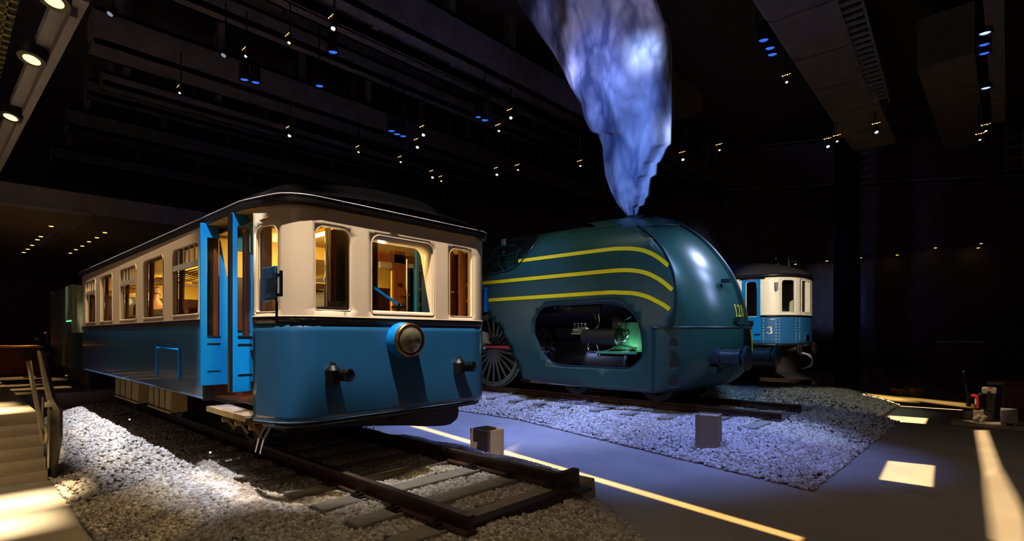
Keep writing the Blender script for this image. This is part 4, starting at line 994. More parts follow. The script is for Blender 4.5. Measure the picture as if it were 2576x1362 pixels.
for f in (near, far):
    sf = obj(MB().sheet(side_ol, [hole], .16, f()), 'side_casing', 'loco', le, solid=.02, off=0, smooth=50)
    obj(MB().tube([f(.01)(*q) for q in brow_s], .028, 8), 'casing_edge', 'locod', sf); obj(MB().tube([f(.01)(*q) for q in crest_s + [(-14, 3.49)]], .022, 8), 'casing_edge', 'loco', sf)
    obj(MB().tube([f(.006)(*q) for q in hole], .012, 6, closed=True), 'opening_edge', 'locod', sf)
    for pts in ([(1305, 656), (1400, 645), (1525, 630), (1562, 626), (1592, 626.5), (1622, 631.5), (1648, 643), (1668, 657), (1682, 669)],
                [(1205, 713), (1400, 696), (1525, 683.5), (1565, 680.5), (1597, 681.5), (1628, 688), (1655, 701), (1675, 715), (1692, 730)],
                [(1230, 755), (1400, 744), (1525, 738.5), (1562, 737), (1594, 738.5), (1626, 746), (1654, 759), (1672, 769), (1685, 779)]):
        pl = [(p.x, p.z) for p in (atSide(x, y) for x, y in pts)]
        zz = sum(p[1] for p in pl[:3]) / 3; pl[0], pl[1], pl[2] = (pl[0][0], zz), (pl[1][0], zz), (pl[2][0], zz)
        if pts[0][0] == 1205: pl[0] = (-14, zz)
        pl = catmull(pl, 6)
        L, Q = stroke(pl, [.085] * len(pl))
        mb = MB()
        for i in range(len(pl) - 1): mb.add([f(.016)(*L[i]), f(.016)(*L[i + 1]), f(.016)(*Q[i + 1]), f(.016)(*Q[i])], [(0, 1, 2, 3)])
        obj(mb, 'lining_stripe', 'yellow', sf, smooth=0)
    pl = [(-14, 2.81), (-10.45, 2.81)]; obj(MB().add([f(.016)(a, b) for a, b in ((-14, 2.77), (-10.45, 2.77), (-10.45, 2.855), (-14, 2.855))], [(0, 1, 2, 3)]), 'lining_stripe', 'yellow', sf, smooth=0)
    mb = MB()
    for z in np.arange(.9, 3.3, .09): mb.lathe(f(.011)(-8.72, z), (0, -1, 0), [(0, .008), (.006, .001)], 6, cap=False)
    obj(mb, 'rivet_seam', 'loco', sf)
TIP = [(.72, -5.0), (.78, -4.62), (.88, -4.36), (1.05, -4.14), (1.26, -3.98), (1.5, -3.93), (2.04, -3.92), (2.57, -4.0), (3.16, -4.22), (3.74, -4.62), (4.15, -5.04), (4.45, -5.5), (4.62, -6.02), (4.69, -6.5), (4.70, -6.8)]
def tipU(z): return float(np.interp(z, [t[0] for t in TIP], [t[1] for t in TIP]))
TZ = catmull(TIP, 5); tz = np.array(sorted(TZ))
def tipU(z): return float(np.interp(z, tz[:, 0], tz[:, 1]))
def nose(z, th, inn=0):
    t = tipU(z); uc = -5.2 if z < 2.1 else min(-5.2, t - 1.28); A = t - uc; B = wz(z) - inn
    if z < 1.0: B -= .12 * ((1.0 - z) / .27) ** 2 * max(0, math.sin(th))
    return (uc + (A - inn) * max(0, math.sin(th)) ** .95 if 0 <= th <= math.pi else uc, VC - B * math.cos(th), z)
def nosegrid(z0, z1, nz, inn, back=0):
    def f(p, q):
        z = z0 + (z1 - z0) * (1 - (1 - p) ** 1.7)
        q2 = (q * 1.2 - .1)
        if q2 < 0 or q2 > 1:
            e = nose(z, 0 if q2 < 0 else math.pi, inn); k = (-q2 if q2 < 0 else q2 - 1) / .1
            return (e[0] - back * k, e[1], e[2])
        return nose(z, q2 * math.pi, inn)
    return MB().grid(f, nz, 72)
nd = obj(nosegrid(2.06, 4.70, 40, .05, .25), 'nose_cowl', 'loco', le, smooth=60)
sk = obj(nosegrid(.73, 2.045, 20, .0, .0), 'nose_skirt', 'loco', le, smooth=60, solid=.02)
obj(MB().tube([Vector(nose(2.05, R(a), -.004)) for a in range(0, 181, 5)], .016, 6), 'nose_seam', 'locod', le)
obj(MB().tube([Vector(nose(z, R(90), -.01)) for z in np.linspace(2.4, 4.68, 30)], .03, 8), 'centre_rib', 'locod', nd)
obj(MB().tube([nose(4.15 + .02 * k, R(8 + 9 * k), -.004) for k in range(9)], .012, 6), 'cowl_seam', 'locod', nd)
# number on the nose: ink laid on the curved cowl
mb = MB()
th0 = None
def on_nose(px_, py_):
    best = None
    for k in range(0, 200):
        th = R(k * .6); z = 2.36
        for _ in range(4):
            p = nose(z, th, .05); Z = -sn * p[0] + cs * p[1]; z = CZ + (HY - py_) / FPX * Z
        x = CX + FPX * (cs * p[0] + sn * p[1]) / Z
        if best is None or abs(x - px_) < best[0]: best = (abs(x - px_), th, z)
    return best
_, tA, zb_ = on_nose(1850, 797); _, _, zt_ = on_nose(1850, 766); _, tB, _ = on_nose(1887, 797)
gw = zt_ - zb_
def nosefn(x0):
    def f(x, y):
        s_ = x0 + x * .62 * gw; return nose(zb_ + y * gw, tA + s_ / 1.38, .038)
    return f
x = 0
for ch, adv in (('1', .42), ('2', .46), ('.', .16), ('0', .5)):
    glyph(mb, ch, nosefn(x)); x += adv * gw * .95
obj(mb, 'engine_number', 'yellow', nd, smooth=0)
# skirt slots, front recess: flat black faces give the shade inside
for y in (862, 915, 962):
    p = atV(1695, y, VC - HW); mb = MB().add([(p.x - .09, p.y - .012, p.z - .075), (p.x + .09, p.y - .012, p.z - .075)] + [(p.x + .09 * math.cos(R(a)), p.y - .012, p.z + .0 + .09 * math.sin(R(a))) for a in range(0, 181, 20)], [list(range(12))])
    o = obj(mb, 'slot_shade', 'black', sk, smooth=0)
    obj(MB().box(p.x - .12, p.x + .12, p.y - .03, p.y, p.z - .1, p.z - .078), 'step_lip', 'loco', sk, smooth=0)
mb = MB().grid(lambda p, q: nose(1.35 + .66 * p, R(84 + 26 * q * (1 - .45 * p)), -.012), 8, 10)
obj(mb, 'recess_shade', 'black', sk, smooth=60)
obj(MB().tube([nose(1.35 + .66 * k / 10, R(84 + 26 * (1 - .45 * k / 10)), -.02) for k in range(11)], .012, 6), 'recess_edge', 'yellow', sk)
mb = MB().box(-4.06, -3.93, VC - .42, VC - .30, 2.16, 2.24).box(-4.03, -3.92, VC - .3, VC - .1, 2.05, 2.12).box(-4.2, -4.05, VC - .62, VC - .46, 2.95, 3.02)
obj(mb, 'lamp_irons', 'locod', nd, smooth=0)
for v, u0 in ((VC - .88, -4.42), (VC + .88, -4.42)):
    bf = obj(MB().lathe((u0, v, 1.46), (1, 0, 0), [(0, .15), (.02, .19), (.28, .19), (.30, .205), (.34, .205), (.35, .16), (.62, .155), (.63, .17), (.72, .17), (.73, .10), (.80, .10)], 32), 'buffer', 'locod', sk, smooth=40)
    obj(MB().lathe((u0 + .80, v, 1.46), (1, 0, 0), [(0, .1), (.0, .235), (.03, .24), (.05, .22), (.06, .12), (.062, .001)], 40), 'buffer_head', 'locod', bf, smooth=40)
    obj(MB().box(u0 + .05, u0 + .3, v - .15, v + .15, 1.16, 1.28), 'buffer_foot', 'locod', bf, smooth=0)
obj(MB().lathe((-6.5, VC, 4.60), (0, 0, 1), [(0, .30), (.08, .28), (.11, .25), (.12, .20), (.04, .19)], 32), 'chimney', 'locod', le, smooth=40)
# boiler casing behind the cowl
bc = obj(MB().grid(lambda p, q: (-14 + 8.0 * p, VC - (wz(3.2 + 1.48 * math.sin(q * math.pi)) - .16) * math.cos(q * math.pi) if False else VC - 1.32 * math.cos(q * math.pi), 3.1 + 1.55 * max(0, math.sin(q * math.pi)) ** .75), 8, 40), 'boiler_casing', 'boiler', le, smooth=60)
obj(MB().grid(lambda p, q: (-14 + 6.0 * p, VC - 1.36 + .04 * q, 3.3 + .62 * q), 4, 3), 'boiler_band', 'loco', bc, smooth=60)
mb = MB()
for pts in ([(1212, 690), (1222, 660), (1240, 642), (1252, 622), (1300, 618)], [(1256, 642), (1256, 665), (1266, 682)], [(1288, 665), (1300, 648), (1306, 625)], [(1215, 650), (1290, 640), (1310, 628)]):
    mb.tube(catmull([tuple(atV(x, y, VC - 1.42)) for x, y in pts], 5), .022, 8)
obj(mb, 'boiler_pipes', 'loco', bc)
p = atV(1268, 640, VC - 1.3); obj(MB().lathe(p, (0, 0, 1), [(-.1, .08), (.0, .11), (.08, .07), (.1, .02)], 16).box(p.x - .3, p.x + .1, p.y - .1, p.y + .1, p.z - .42, p.z - .34), 'clack_valve', 'locod', bc)
q0, q1 = atV(1262, 603, VC - 1.25), atV(1273, 621, VC - 1.25)
tg = obj(MB().box(q0.x, q1.x, q0.y - .015, q0.y, q1.z, q0.z), 'notice_plate', 'sign', bc, smooth=0)
obj(MB().box(q0.x + .04, q0.x + .07, q0.y - .018, q0.y - .014, q1.z + .03, q0.z - .07).box(q0.x + .035, q0.x + .075, q0.y - .018, q0.y - .014, q0.z - .06, q0.z - .03), 'pictogram', 'black', tg, smooth=0)
# panel with a bright blue edge behind the railcar corner
q0, q1 = atV(1190, 729, VC - HW - .03), atV(1224, 785, VC - HW - .03)
wn = obj(MB().box(q0.x, q1.x, q0.y - .03, q0.y + .02, q1.z, q0.z), 'side_hatch', 'locod', le, smooth=0)
obj(MB().box(q1.x - .03, q1.x + .03, q0.y - .05, q0.y + .02, q1.z, q0.z + .02).box(q0.x, q1.x, q0.y - .05, q0.y + .02, q0.z - .01, q0.z + .03), 'hatch_frame', 'doorblue', wn, smooth=0)
# wheels
def driver(u, v, zc, r, parent, n, name, mt):
    wv = obj(MB().lathe((u, v, zc), (0, -1, 0), [(-.08, r - .07), (-.08, r + .025), (-.05, r + .025), (-.04, r), (.07, r - .006), (.07, r - .07), (.05, r - .075), (.05, r - .13), (-.04, r - .13), (-.04, r - .07)], 64, cap=False), name, mt, parent, smooth=40)
    mb = MB().lathe((u, v, zc), (0, -1, 0), [(-.06, .16 * r / 1.03), (.09, .15 * r / 1.03), (.10, .10), (.10, .001)], 28)
    for k in range(n):
        a = 2 * math.pi * (k + .5) / n; d = Vector((math.cos(a), 0, math.sin(a)))
        mb.tube([Vector((u, v, zc)) + d * r * .12, Vector((u, v, zc)) + d * r * .5, Vector((u, v, zc)) + d * (r - .10)], [.045 * r, .032 * r, .028 * r], 8)
    obj(mb, 'spokes', mt, wv, smooth=40)
    return wv
for v, sg in ((10.50, 1), (12.03, -1)):
    for u, zc, r, n, nm in ((-10.5, ZR + 1.03, 1.03, 22, 'driving_wheel'), (-12.75, ZR + 1.03, 1.03, 22, 'driving_wheel'), (-7.62, ZR + .45, .45, 12, 'bogie_wheel'), (-5.5, ZR + .45, .45, 12, 'bogie_wheel')):
        driver(u, v, zc, r, le, n, nm, 'wheelp' if r > .6 else 'iron')
q_ = atV(1222, 856, 10.3)
cw = obj(MB().prism([(-.45, -.10), (-.34, .12), (-.12, .26), (.02, .22), (.06, .02), (.16, -.06), (.14, -.2), (-.05, -.24), (-.3, -.2)], lambda x, z: (q_.x + x, 10.40, q_.z + z), lambda x, z: (q_.x + x, 10.28, q_.z + z)), 'crank', 'sash', le, bevel=.02)
a, b = atV(1218, 873, 10.25), atV(1292, 872, 10.25)
rd = obj(MB().bar(a + Vector((-1.5, 0, 0)), b + Vector((1.15, 0, -.02)), .05, .15), 'connecting_rod', 'silver', le, bevel=.01)
obj(MB().bar(a + Vector((.1, -.03, 0)), b + Vector((1.1, -.03, -.02)), .02, .07), 'rod_fluting', 'rodred', rd, smooth=0)
obj(MB().lathe(a + Vector((-.1, -.02, 0)), (0, -1, 0), [(-.05, .14), (.06, .13), (.09, .08), (.1, .001)], 24), 'rod_end', 'silver', rd)
# machinery behind the oval opening
fr = obj(MB().box(-14, -4.6, 10.62, 10.68, .95, 1.75).box(-14, -4.6, 11.82, 11.88, .95, 1.75), 'main_frame', 'iron', le, smooth=0)
obj(MB().cyl((-13.5, VC, 3.0), (-5.4, VC, 3.0), .92, 40), 'boiler', 'boiler', le)
obj(MB().box(-8.5, -6.7, 10.1, 10.16, 2.42, 2.9), 'valance_plate', 'can', le, smooth=0)
for v in (10.25, 12.25):
    cy = obj(MB().lathe((-7.05, v, 1.25), (1, 0, 0), [(0, .1), (0, .34), (.06, .36), (.1, .33), (1.0, .33), (1.05, .36), (1.1, .34), (1.12, .15), (1.12, .001)], 32), 'cylinder', 'can', le, smooth=40)
    obj(MB().lathe((-7.15, v - .1, 1.85), (1, 0, 0), [(0, .1), (0, .2), (.9, .2), (.95, .1), (.95, .001)], 24), 'piston_valve', 'can', cy, smooth=40)
p0 = atV(1545, 775, 10.3); p1 = atV(1602, 885, 10.3)
gp = obj(MB().box(p0.x - .05, p1.x + .2, 10.30, 10.35, p1.z - .02, atV(1560, 812, 10.3).z), 'green_splasher', 'greenin', le, smooth=0)
obj(MB().box(p0.x - .25, p1.x + .2, 9.95, 10.32, p1.z - .05, p1.z), 'footplate', 'greenin', gp, smooth=0)
mb = MB().tube([tuple(atV(x, y, 10.27)) for x, y in ((1553, 866), (1598, 876))], .018, 8).tube(catmull([tuple(atV(x, y, 10.27)) for x, y in ((1545, 846), (1570, 852), (1580, 845), (1582, 838))], 5), .012, 6).tube([tuple(atV(x, y, 10.27)) for x, y in ((1557, 812), (1572, 806), (1588, 797))], .016, 8)
mb.tube([tuple(atV(x, y, 10.27)) for x, y in ((1576, 816), (1573, 848))], .02, 8).tube([tuple(atV(x, y, 10.27)) for x, y in ((1560, 834), (1582, 836))], .014, 8)
obj(mb, 'pipes', 'silver', gp)
p = atV(1462, 830, 10.1)
lb = obj(MB().lathe(p + Vector((-.22, 0, 0)), (1, 0, 0), [(0, .02), (.02, .07), (.40, .075), (.46, .05), (.5, .02)], 20).box(p.x - .25, p.x + .2, p.y - .06, p.y + .06, p.z - .11, p.z - .07), 'lubricator', 'silver', le, smooth=40)
mb = MB()
for k in range(4): x = p.x - .18 + .1 * k; mb.cyl((x, p.y, p.z + .05), (x, p.y, p.z + .16), .018, 8).cyl((x - .04, p.y, p.z + .15), (x + .04, p.y, p.z + .15), .014, 6)
mb.tube(catmull([tuple(p + Vector(q)) for q in ((.25, 0, .0), (.4, 0, .02), (.5, 0, .16), (.48, 0, .36))], 5), .018, 8)
obj(mb, 'feed_nozzles', 'silver', lb)
mb = MB()
for pts in ([(1478, 880), (1480, 866), (1495, 862), (1502, 870), (1505, 880), (1514, 892)], [(1480, 876), (1485, 884), (1515, 884), (1540, 878)], [(1495, 790), (1500, 805)], [(1487, 782), (1493, 792)], [(1520, 855), (1560, 860), (1580, 852)]):
    mb.tube(catmull([tuple(atV(x, y, 10.02)) for x, y in pts], 5), .014, 8)
obj(mb, 'oil_pipes', 'silver', le)
p = atV(1555, 803, 10.1); obj(MB().lathe(p, (.4, -1, .3), [(-.1, .12), (.0, .14), (.05, .11), (.09, .02)], 20), 'relief_valve', 'iron', le)
mb = MB()
for k in range(26):
    p = atV(random.uniform(1362, 1392), random.uniform(868, 912), 9.95 + random.uniform(-.1, .1)); q = p + Vector((random.uniform(-.12, .12), random.uniform(-.05, .05), random.uniform(-.12, .12))); mb.tube([p, p.lerp(q, .5) + Vector((.03, 0, .02)), q], .016, 6)
obj(mb, 'linkage', 'boiler', le)
mb = MB().prism([(-8.3, 1.0), (-6.6, 1.0), (-5.9, 1.2), (-6.3, 1.45), (-6.9, 1.42), (-7.3, 1.75), (-7.9, 1.55), (-8.3, 1.2)], lambda u, z: (u, 10.55, z), lambda u, z: (u, 10.60, z))
obj(mb, 'frame_plate', 'boiler', le, smooth=0)
obj(MB().box(-8.75, -7.1, 10.05, 10.1, .70, .86), 'guard_iron', 'boxc', le, smooth=0)
cu = bpy.data.curves.new('txt', 'FONT'); cu.body = 'R 353,L'; cu.size = .17
to = bpy.data.objects.new('txt', cu); C.objects.link(to); dg = bpy.context.evaluated_depsgraph_get(); tm = to.evaluated_get(dg).to_mesh()
p = atV(1393, 779, 10.09); mb = MB().add([(p.x + v.co.x, p.y, p.z + v.co.y * .95) for v in tm.vertices], [list(q.vertices) for q in tm.polygons])
to.to_mesh_clear() if False else None
bpy.data.objects.remove(to)
obj(mb, 'painted_code', 'sash', le, smooth=0)
lamp('engine_inspection_lamp', 'POINT', tuple(atV(1508, 893, 9.98)), 1.2, (.55, 1, .82), None, .02)
lamp('engine_inspection_lamp', 'POINT', tuple(atV(1572, 872, 10.05)), 4.0, (.45, 1, .75), None, .03)
p = atV(1509, 894, 9.99); obj(MB().lathe(p, (.6, -.4, -.7), [(-.06, .02), (.0, .035), (.02, .03), (.03, .001)], 14), 'inspection_lamp', 'silver', le)

# ================================================================== hanging smoke
Lb = [(1282, -30), (1318, 30), (1352, 80), (1390, 132), (1412, 170), (1436, 222), (1462, 262), (1470, 300), (1488, 334), (1504, 338), (1516, 372), (1517, 400), (1522, 440), (1534, 476), (1552, 512), (1578, 544)]
Rb = [(1640, -30), (1668, 30), (1686, 70), (1691, 130), (1691, 200), (1691, 300), (1690, 363), (1680, 372), (1666, 405), (1656, 412), (1654, 440), (1640, 448), (1634, 495), (1628, 500), (1624, 516), (1612, 520), (1604, 543)]
def ypt(b, y):
    b = sorted(b, key=lambda q: q[1]); return float(np.interp(y, [q[1] for q in b], [q[0] for q in b]))
def smoke_pt(p, q):
    y = -30 + 573 * p; a = 2 * math.pi * q; x0, x1 = ypt(Lb, y), ypt(Rb, y)
    c_ = math.cos(a); s_ = math.sin(a)
    x = (x0 + x1) / 2 - (x1 - x0) / 2 * c_
    wd = (3.35 - 3.0 * p ** 1.2)
    v = VC - .05 + .0 - s_ * wd * .30 - .05 * math.sin(7 * q * 6.28 + p * 9)
    pt = atV(x, y, v); return pt
ms = bpy.data.materials.new('printed_smoke_cloth'); ms.use_nodes = True
nt = ms.node_tree; n = nt.nodes; b = n['Principled BSDF']; lk = nt.links.new
tc = n.new('ShaderNodeTexCoord'); mp = n.new('ShaderNodeMapping'); mp.inputs['Scale'].default_value = (1.15, .8, .62)
nz = n.new('ShaderNodeTexNoise'); nz.inputs['Scale'].default_value = 1.0; nz.inputs['Detail'].default_value = 5
lk(tc.outputs['Object'], mp.inputs[0]); lk(mp.outputs[0], nz.inputs['Vector'])
mxv = n.new('ShaderNodeMixRGB'); mxv.blend_type = 'ADD'; mxv.inputs[0].default_value = .9
lk(mp.outputs[0], mxv.inputs[1]); lk(nz.outputs['Color'], mxv.inputs[2])
hs = []
for sc_, am in ((.75, 1.0), (1.9, .62), (4.6, .42)):
    vo = n.new('ShaderNodeTexVoronoi'); vo.feature = 'SMOOTH_F1'; vo.inputs['Scale'].default_value = sc_; vo.inputs['Smoothness'].default_value = .25
    lk(mxv.outputs[0], vo.inputs['Vector'])
    m_ = n.new('ShaderNodeMath'); m_.operation = 'MULTIPLY'; m_.inputs[1].default_value = am; lk(vo.outputs['Distance'], m_.inputs[0]); hs.append(m_.outputs[0])
ad = hs[0]
for h_ in hs[1:]:
    m_ = n.new('ShaderNodeMath'); m_.operation = 'ADD'; lk(ad, m_.inputs[0]); lk(h_, m_.inputs[1]); ad = m_.outputs[0]
rp = n.new('ShaderNodeValToRGB'); m_ = n.new('ShaderNodeMath'); m_.operation = 'MULTIPLY'; m_.inputs[1].default_value = .55; lk(ad, m_.inputs[0]); ad = m_.outputs[0]
rp.color_ramp.elements[0].position = .26; rp.color_ramp.elements[0].color = (.90, .91, .93, 1); rp.color_ramp.elements[1].position = .76; rp.color_ramp.elements[1].color = (.13, .16, .24, 1)
lk(ad, rp.inputs[0]); lk(rp.outputs[0], b.inputs['Base Color'])
bp = n.new('ShaderNodeBump'); bp.inputs['Strength'].default_value = .4; bp.inputs['Distance'].default_value = .2; bp.invert = True
lk(ad, bp.inputs['Height']); lk(bp.outputs['Normal'], b.inputs['Normal']); b.inputs['Roughness'].default_value = .85; b.inputs['Specular IOR Level'].default_value = .15
mb = MB().grid(smoke_pt, 150, 96, wrap=True)
sm = obj(mb, 'smoke_cloth', ms, smooth=80, center=True)
tag(sm, 'huge hanging cloth printed as a smoke plume, lit blue above the green engine', 'hanging decoration')
for (x, y), pw, ang, sz, col in (((1612, 120), 5200, 9, .2, (.45, .58, 1)), ((1405, 190), 5000, 11, .2, (.42, .46, 1)), ((1480, 180), 1500, 24, .3, (.16, .28, 1)), ((1680, 300), 3600, 9, .2, (.45, .56, 1)), ((1590, 430), 2000, 22, .3, (.17, .33, 1)), ((1570, 260), 1200, 26, .3, (.15, .30, 1)), ((1530, 40), 900, 40, .4, (.42, .38, .72)), ((1345, 60), 900, 18, .4, (.36, .34, .8))):
    t_ = atV(x, y, 10.4); lamp('smoke_spot', 'SPOT', (t_.x * .8 - .6, 4.6, min(t_.z + .8, 10.6)), pw, col, tuple(t_), sz, ang, .9)

# ================================================================== small railcar 3
r3 = thing('railcar', 'small cream and blue railcar marked 3, standing behind the green engine', 'railcar', (-9, 17.6, .5))
U3, A3, B3 = -5.25, .90, 1.40
P3 = Path([(-14, 16.2), (-9, 16.2), (-7, 16.2), (-6, 16.2)] + [(U3 + A3 * math.sin(R(a)) ** .9 if a else U3, 17.6 - B3 * math.copysign(abs(math.cos(R(a))) ** .85, math.cos(R(a)))) for a in range(0, 181, 6)] + [(-14, 19.0)])
def h3(y, x=1935): return P3.find(x, y)[1]
zg, zb3, zbn, zs3 = h3(697), h3(793), h3(798), h3(866)
W3 = [winrect(P3, 1965, 1997, 704, 786, 1980, .09), winrect(P3, 2014, 2026, 706, 787, 2018, .05), winrect(P3, 2028.5, 2033.5, 708, 788, 2030, .03)]
dw = (P3.find(1877, 780)[0], P3.find(1906, 780)[0], h3(797), h3(706), .09, .02)
SEP = P3.find(1913, 800)[0]
obj(MB().sheet(rect(0, P3.L, zbn, zg), [rrect(*w_[:4], w_[4], w_[5]) for w_ in W3] + [rrect(dw[0], dw[1], zbn + .02, dw[3], .09, .02)], .12, P3.fn()), 'body_panel', 'cream_far', r3, solid=.04, off=0, smooth=40)
obj(MB().sheet(rect(0, P3.L, zs3, zbn), [], .2, P3.fn()), 'body_apron', 'blue', r3, solid=.04, off=0, smooth=40)
obj(MB().sheet(rect(SEP, P3.L, zbn, zb3), [], .2, P3.fn(.024)), 'waist_band', 'black', r3, solid=.02, off=0, smooth=40)
obj(MB().sheet(rect(0, P3.L, zs3 - .06, zs3 + .01), [], .2, P3.fn(.02)), 'sill', 'black', r3, solid=.03, off=0, smooth=40)
for w_ in W3 + [dw]:
    ol = rrect(*w_[:4], w_[4], w_[5]); fr = obj(MB().tube([P3.fn(.022)(*q) for q in ol], .016, 6, closed=True), 'window_frame', 'cream_far', r3)
    obj(MB().sheet(ol, [], .4, P3.fn(-.03)), 'pane', 'glass', fr, smooth=0)
s0, s1 = P3.find(1868, 790)[0], P3.find(1913, 790)[0]
dd = obj(MB().sheet(rect(s0, s1, zs3 + .1, h3(702)), [rrect(*dw[:4], dw[4], dw[5])], .2, P3.fn(.03)), 'cab_door', 'doorblue', r3, solid=.03, off=0, smooth=0)
obj(MB().tube([P3.fn(.05)(s0 - .05, h3(700)), P3.fn(.09)((s0 + s1) / 2, h3(698)), P3.fn(.05)(s1 + .12, h3(700))], .02, 6), 'rain_strip', 'black', dd)
obj(MB().box(-5.55, -5.42, 16.05, 16.16, h3(818), h3(807)).cyl(P3.fn(.06)(s1 - .15, h3(842)), P3.fn(.06)(s1, h3(842)), .02, 6), 'door_lock', 'black', dd, smooth=0)
mb = MB()
for x in (1921, 1952, 1960, 2001, 2010):
    s_ = P3.find(x, 800)[0]
    for z in np.arange(zs3 + .06, zg, .085):
        if not (zbn < z < zg and any(w_[0] - .02 < s_ < w_[1] + .02 and w_[2] < z < w_[3] for w_ in W3)):
            p = P3.fn(.018)(s_, z); q = P3.at(s_, .1); mb.lathe(p, (q.x - p[0], q.y - p[1], 0), [(0, .014), (.01, .001)], 6, cap=False)
obj(mb, 'rivet_rows', 'cream_far', r3)
s_, z_3 = P3.find(1929, 840); g = h3(822) - z_3
mb = MB(); glyph(mb, '3', lambda x, y: P3.fn(.026)(s_ + x * g * 1.1, z_3 + y * g)); obj(mb, 'car_number', 'cream_far', r3, smooth=0)
def roof3(p, q):
    u = -14 + 9.72 * (1 - (1 - p) ** 1.7); t = math.sin((q * 2 - 1) * math.pi / 2)
    k = max(0, (u - U3) / .97); hw_ = (B3 + .06) * math.sqrt(max(0, 1 - min(k, 1) ** 2.2))
    rise = .52 * max(0, 1 - max(0, (u + 6.4) / 2.12) ** 2.2) ** .7
    return (u, 17.6 + hw_ * t, zg + .09 + rise * max(0, 1 - abs(t) ** 2.2) ** .8)
obj(MB().grid(roof3, 50, 24), 'roof', 'darkroof', r3, smooth=70)
obj(MB().sheet(rect(0, P3.L, zg - .01, zg + .10), [], .15, P3.fn(.03)), 'gutter', 'black', r3, solid=.04, off=0, smooth=40)
def on3(x, y): return atV(x, y, 17.6)
p = on3(1957, 652)
hl3 = obj(MB().lathe(p, (1, -.5, 0), [(-.13, .03), (-.08, .12), (.03, .14), (.06, .12), (.065, .001)], 20), 'roof_lamp', 'black', r3)
obj(MB().cyl(p, (p.x, p.y, p.z - .28), .03, 8), 'lamp_stalk', 'black', hl3)
a, b = on3(1985, 660), on3(2011, 655)
hn = obj(MB().lathe(a, b - a, [(0, .02), ((b - a).length * .8, .025), ((b - a).length, .09), ((b - a).length + .005, .08)], 16).cyl(on3(1983, 645), on3(1985, 675), .018, 6), 'horn', 'silver', r3)
obj(MB().tube([tuple(on3(x, y)) for x, y in ((1890, 648), (1918, 652), (1926, 656))], .015, 6).cyl(on3(1918, 652), on3(1918, 668), .015, 6), 'roof_fitting', 'black', r3)
s_ = P3.find(1952, 710)[0]; a = P3.at(s_, .06)
obj(MB().lathe((a.x, a.y, h3(712)), (0, 0, -1), [(0, .02), (.0, .05), (.2, .045), (.26, .005)], 10), 'tail_lamp_hook', 'dark', r3)
obj(MB().box(-13.8, -5.2, 16.5, 18.7, 1.2, zs3).box(-6.5, -5.0, 16.35, 16.6, .9, 1.35), 'underframe', 'iron', r3, smooth=0)
for u in (-6.3, -9.5):
    for v, sg in ((16.85, -1), (18.36, 1)): obj(bogwheel(u, v - sg * .04, .5 + .42, .42, sg), 'wheel', 'iron', r3)
mb = MB()
for k in range(4): mb.tube(catmull([tuple(atV(x, y, 17.0 + .1 * k)) for x, y in ((2012 + 3 * k, 888), (2032 + 2 * k, 894), (2044 - k, 908), (2040 - 2 * k, 922), (2026 - k * 3, 926 + k))], 5), .016, 6)
obj(mb, 'brake_hoses', 'duct', r3)
for v in (16.85, 18.4):
    p = (U3 + .75, v, 1.50)
    obj(MB().lathe(p, (1, 0, 0), [(-.3, .09), (.1, .09), (.1, .2), (.13, .2), (.14, .001)], 20), 'buffer', 'iron', r3)
p = atV(2030, 860, 17.4); obj(MB().lathe(p + Vector((-.1, 0, .1)), (1, -.3, 0), [(0, .09), (.1, .11), (.14, .10), (.141, .001)], 16).box(p.x - .1, p.x + .35, p.y - .3, p.y + .1, p.z - .12, p.z - .09), 'headlight', 'chrome', r3)
obj(MB().box(-8.0, -5.0, 16.4, 18.8, 1.75, 1.8).box(-7.0, -6.95, 16.4, 18.8, 1.8, 3.5), 'cab_interior', 'iron', r3, smooth=0)

# ================================================================== lamps hanging under the ceiling
def make_spot(kind, r, lens):
    r *= .62
    t = thing('ceiling_spotlight', 'x', 'spotlight', (0, 0, 0))
    d = Vector((.30, -.44, -.85)).normalized() if kind != 'blue' else Vector((-.04, .06, -1)).normalized()
    e = Vector((0, 0, 0))
    obj(MB().lathe(e, d, [(-r * 3.6, r * .5), (-r * 3.4, r * .92), (-r * 1.2, r * .95), (-.004, r * 1.12), (.01, r * 1.12), (.01, r * .96), (-.01, r * .94)], 20), 'lamp_housing', 'can', t, smooth=40)
    obj(MB().lathe(e, d, [(-.02, r * .95), (.002, r * .6), (.006, .001)], 20), 'lens', lens, t)
    top = e - d * r * 2.2
    obj(MB().bar(top + Vector((-r * 1.3, 0, 0)), top + Vector((-r * 1.3, 0, r * 3)), .01, .03).bar(top + Vector((r * 1.3, 0, 0)), top + Vector((r * 1.3, 0, r * 3)), .01, .03).bar(top + Vector((-r * 1.3, 0, r * 3)), top + Vector((r * 1.3, 0, r * 3)), .01, .03).cyl(top + Vector((0, 0, r * 3)), top + Vector((0, 0, r * 3 + .9)), .018, 6), 'yoke', 'can', t, smooth=0)
    if kind == 'vented':
        mb = MB()
        for k in range(4): mb.box(-.10 + .055 * k, -.065 + .055 * k, -r * 1.05, -r * .98, r * 4.2 + .01 * (k % 2), r * 4.2 + .025)
        obj(mb, 'vent_glow', 'vent', t, smooth=0)
        obj(MB().cyl((0, 0, r * 3.0), (0, 0, r * 5), r * .8, 14), 'ballast_box', 'can', t)
    return t
KIND = {'w': make_spot('vented', .085, 'white_led'), 'd': make_spot('plain', .11, 'white_dim'), 'b': make_spot('blue', .19, 'blue_led'), 'B': make_spot('blue', .19, 'blue_hot'), 'y': make_spot('vented', .06, 'warm_led')}
first = {k: True for k in KIND}
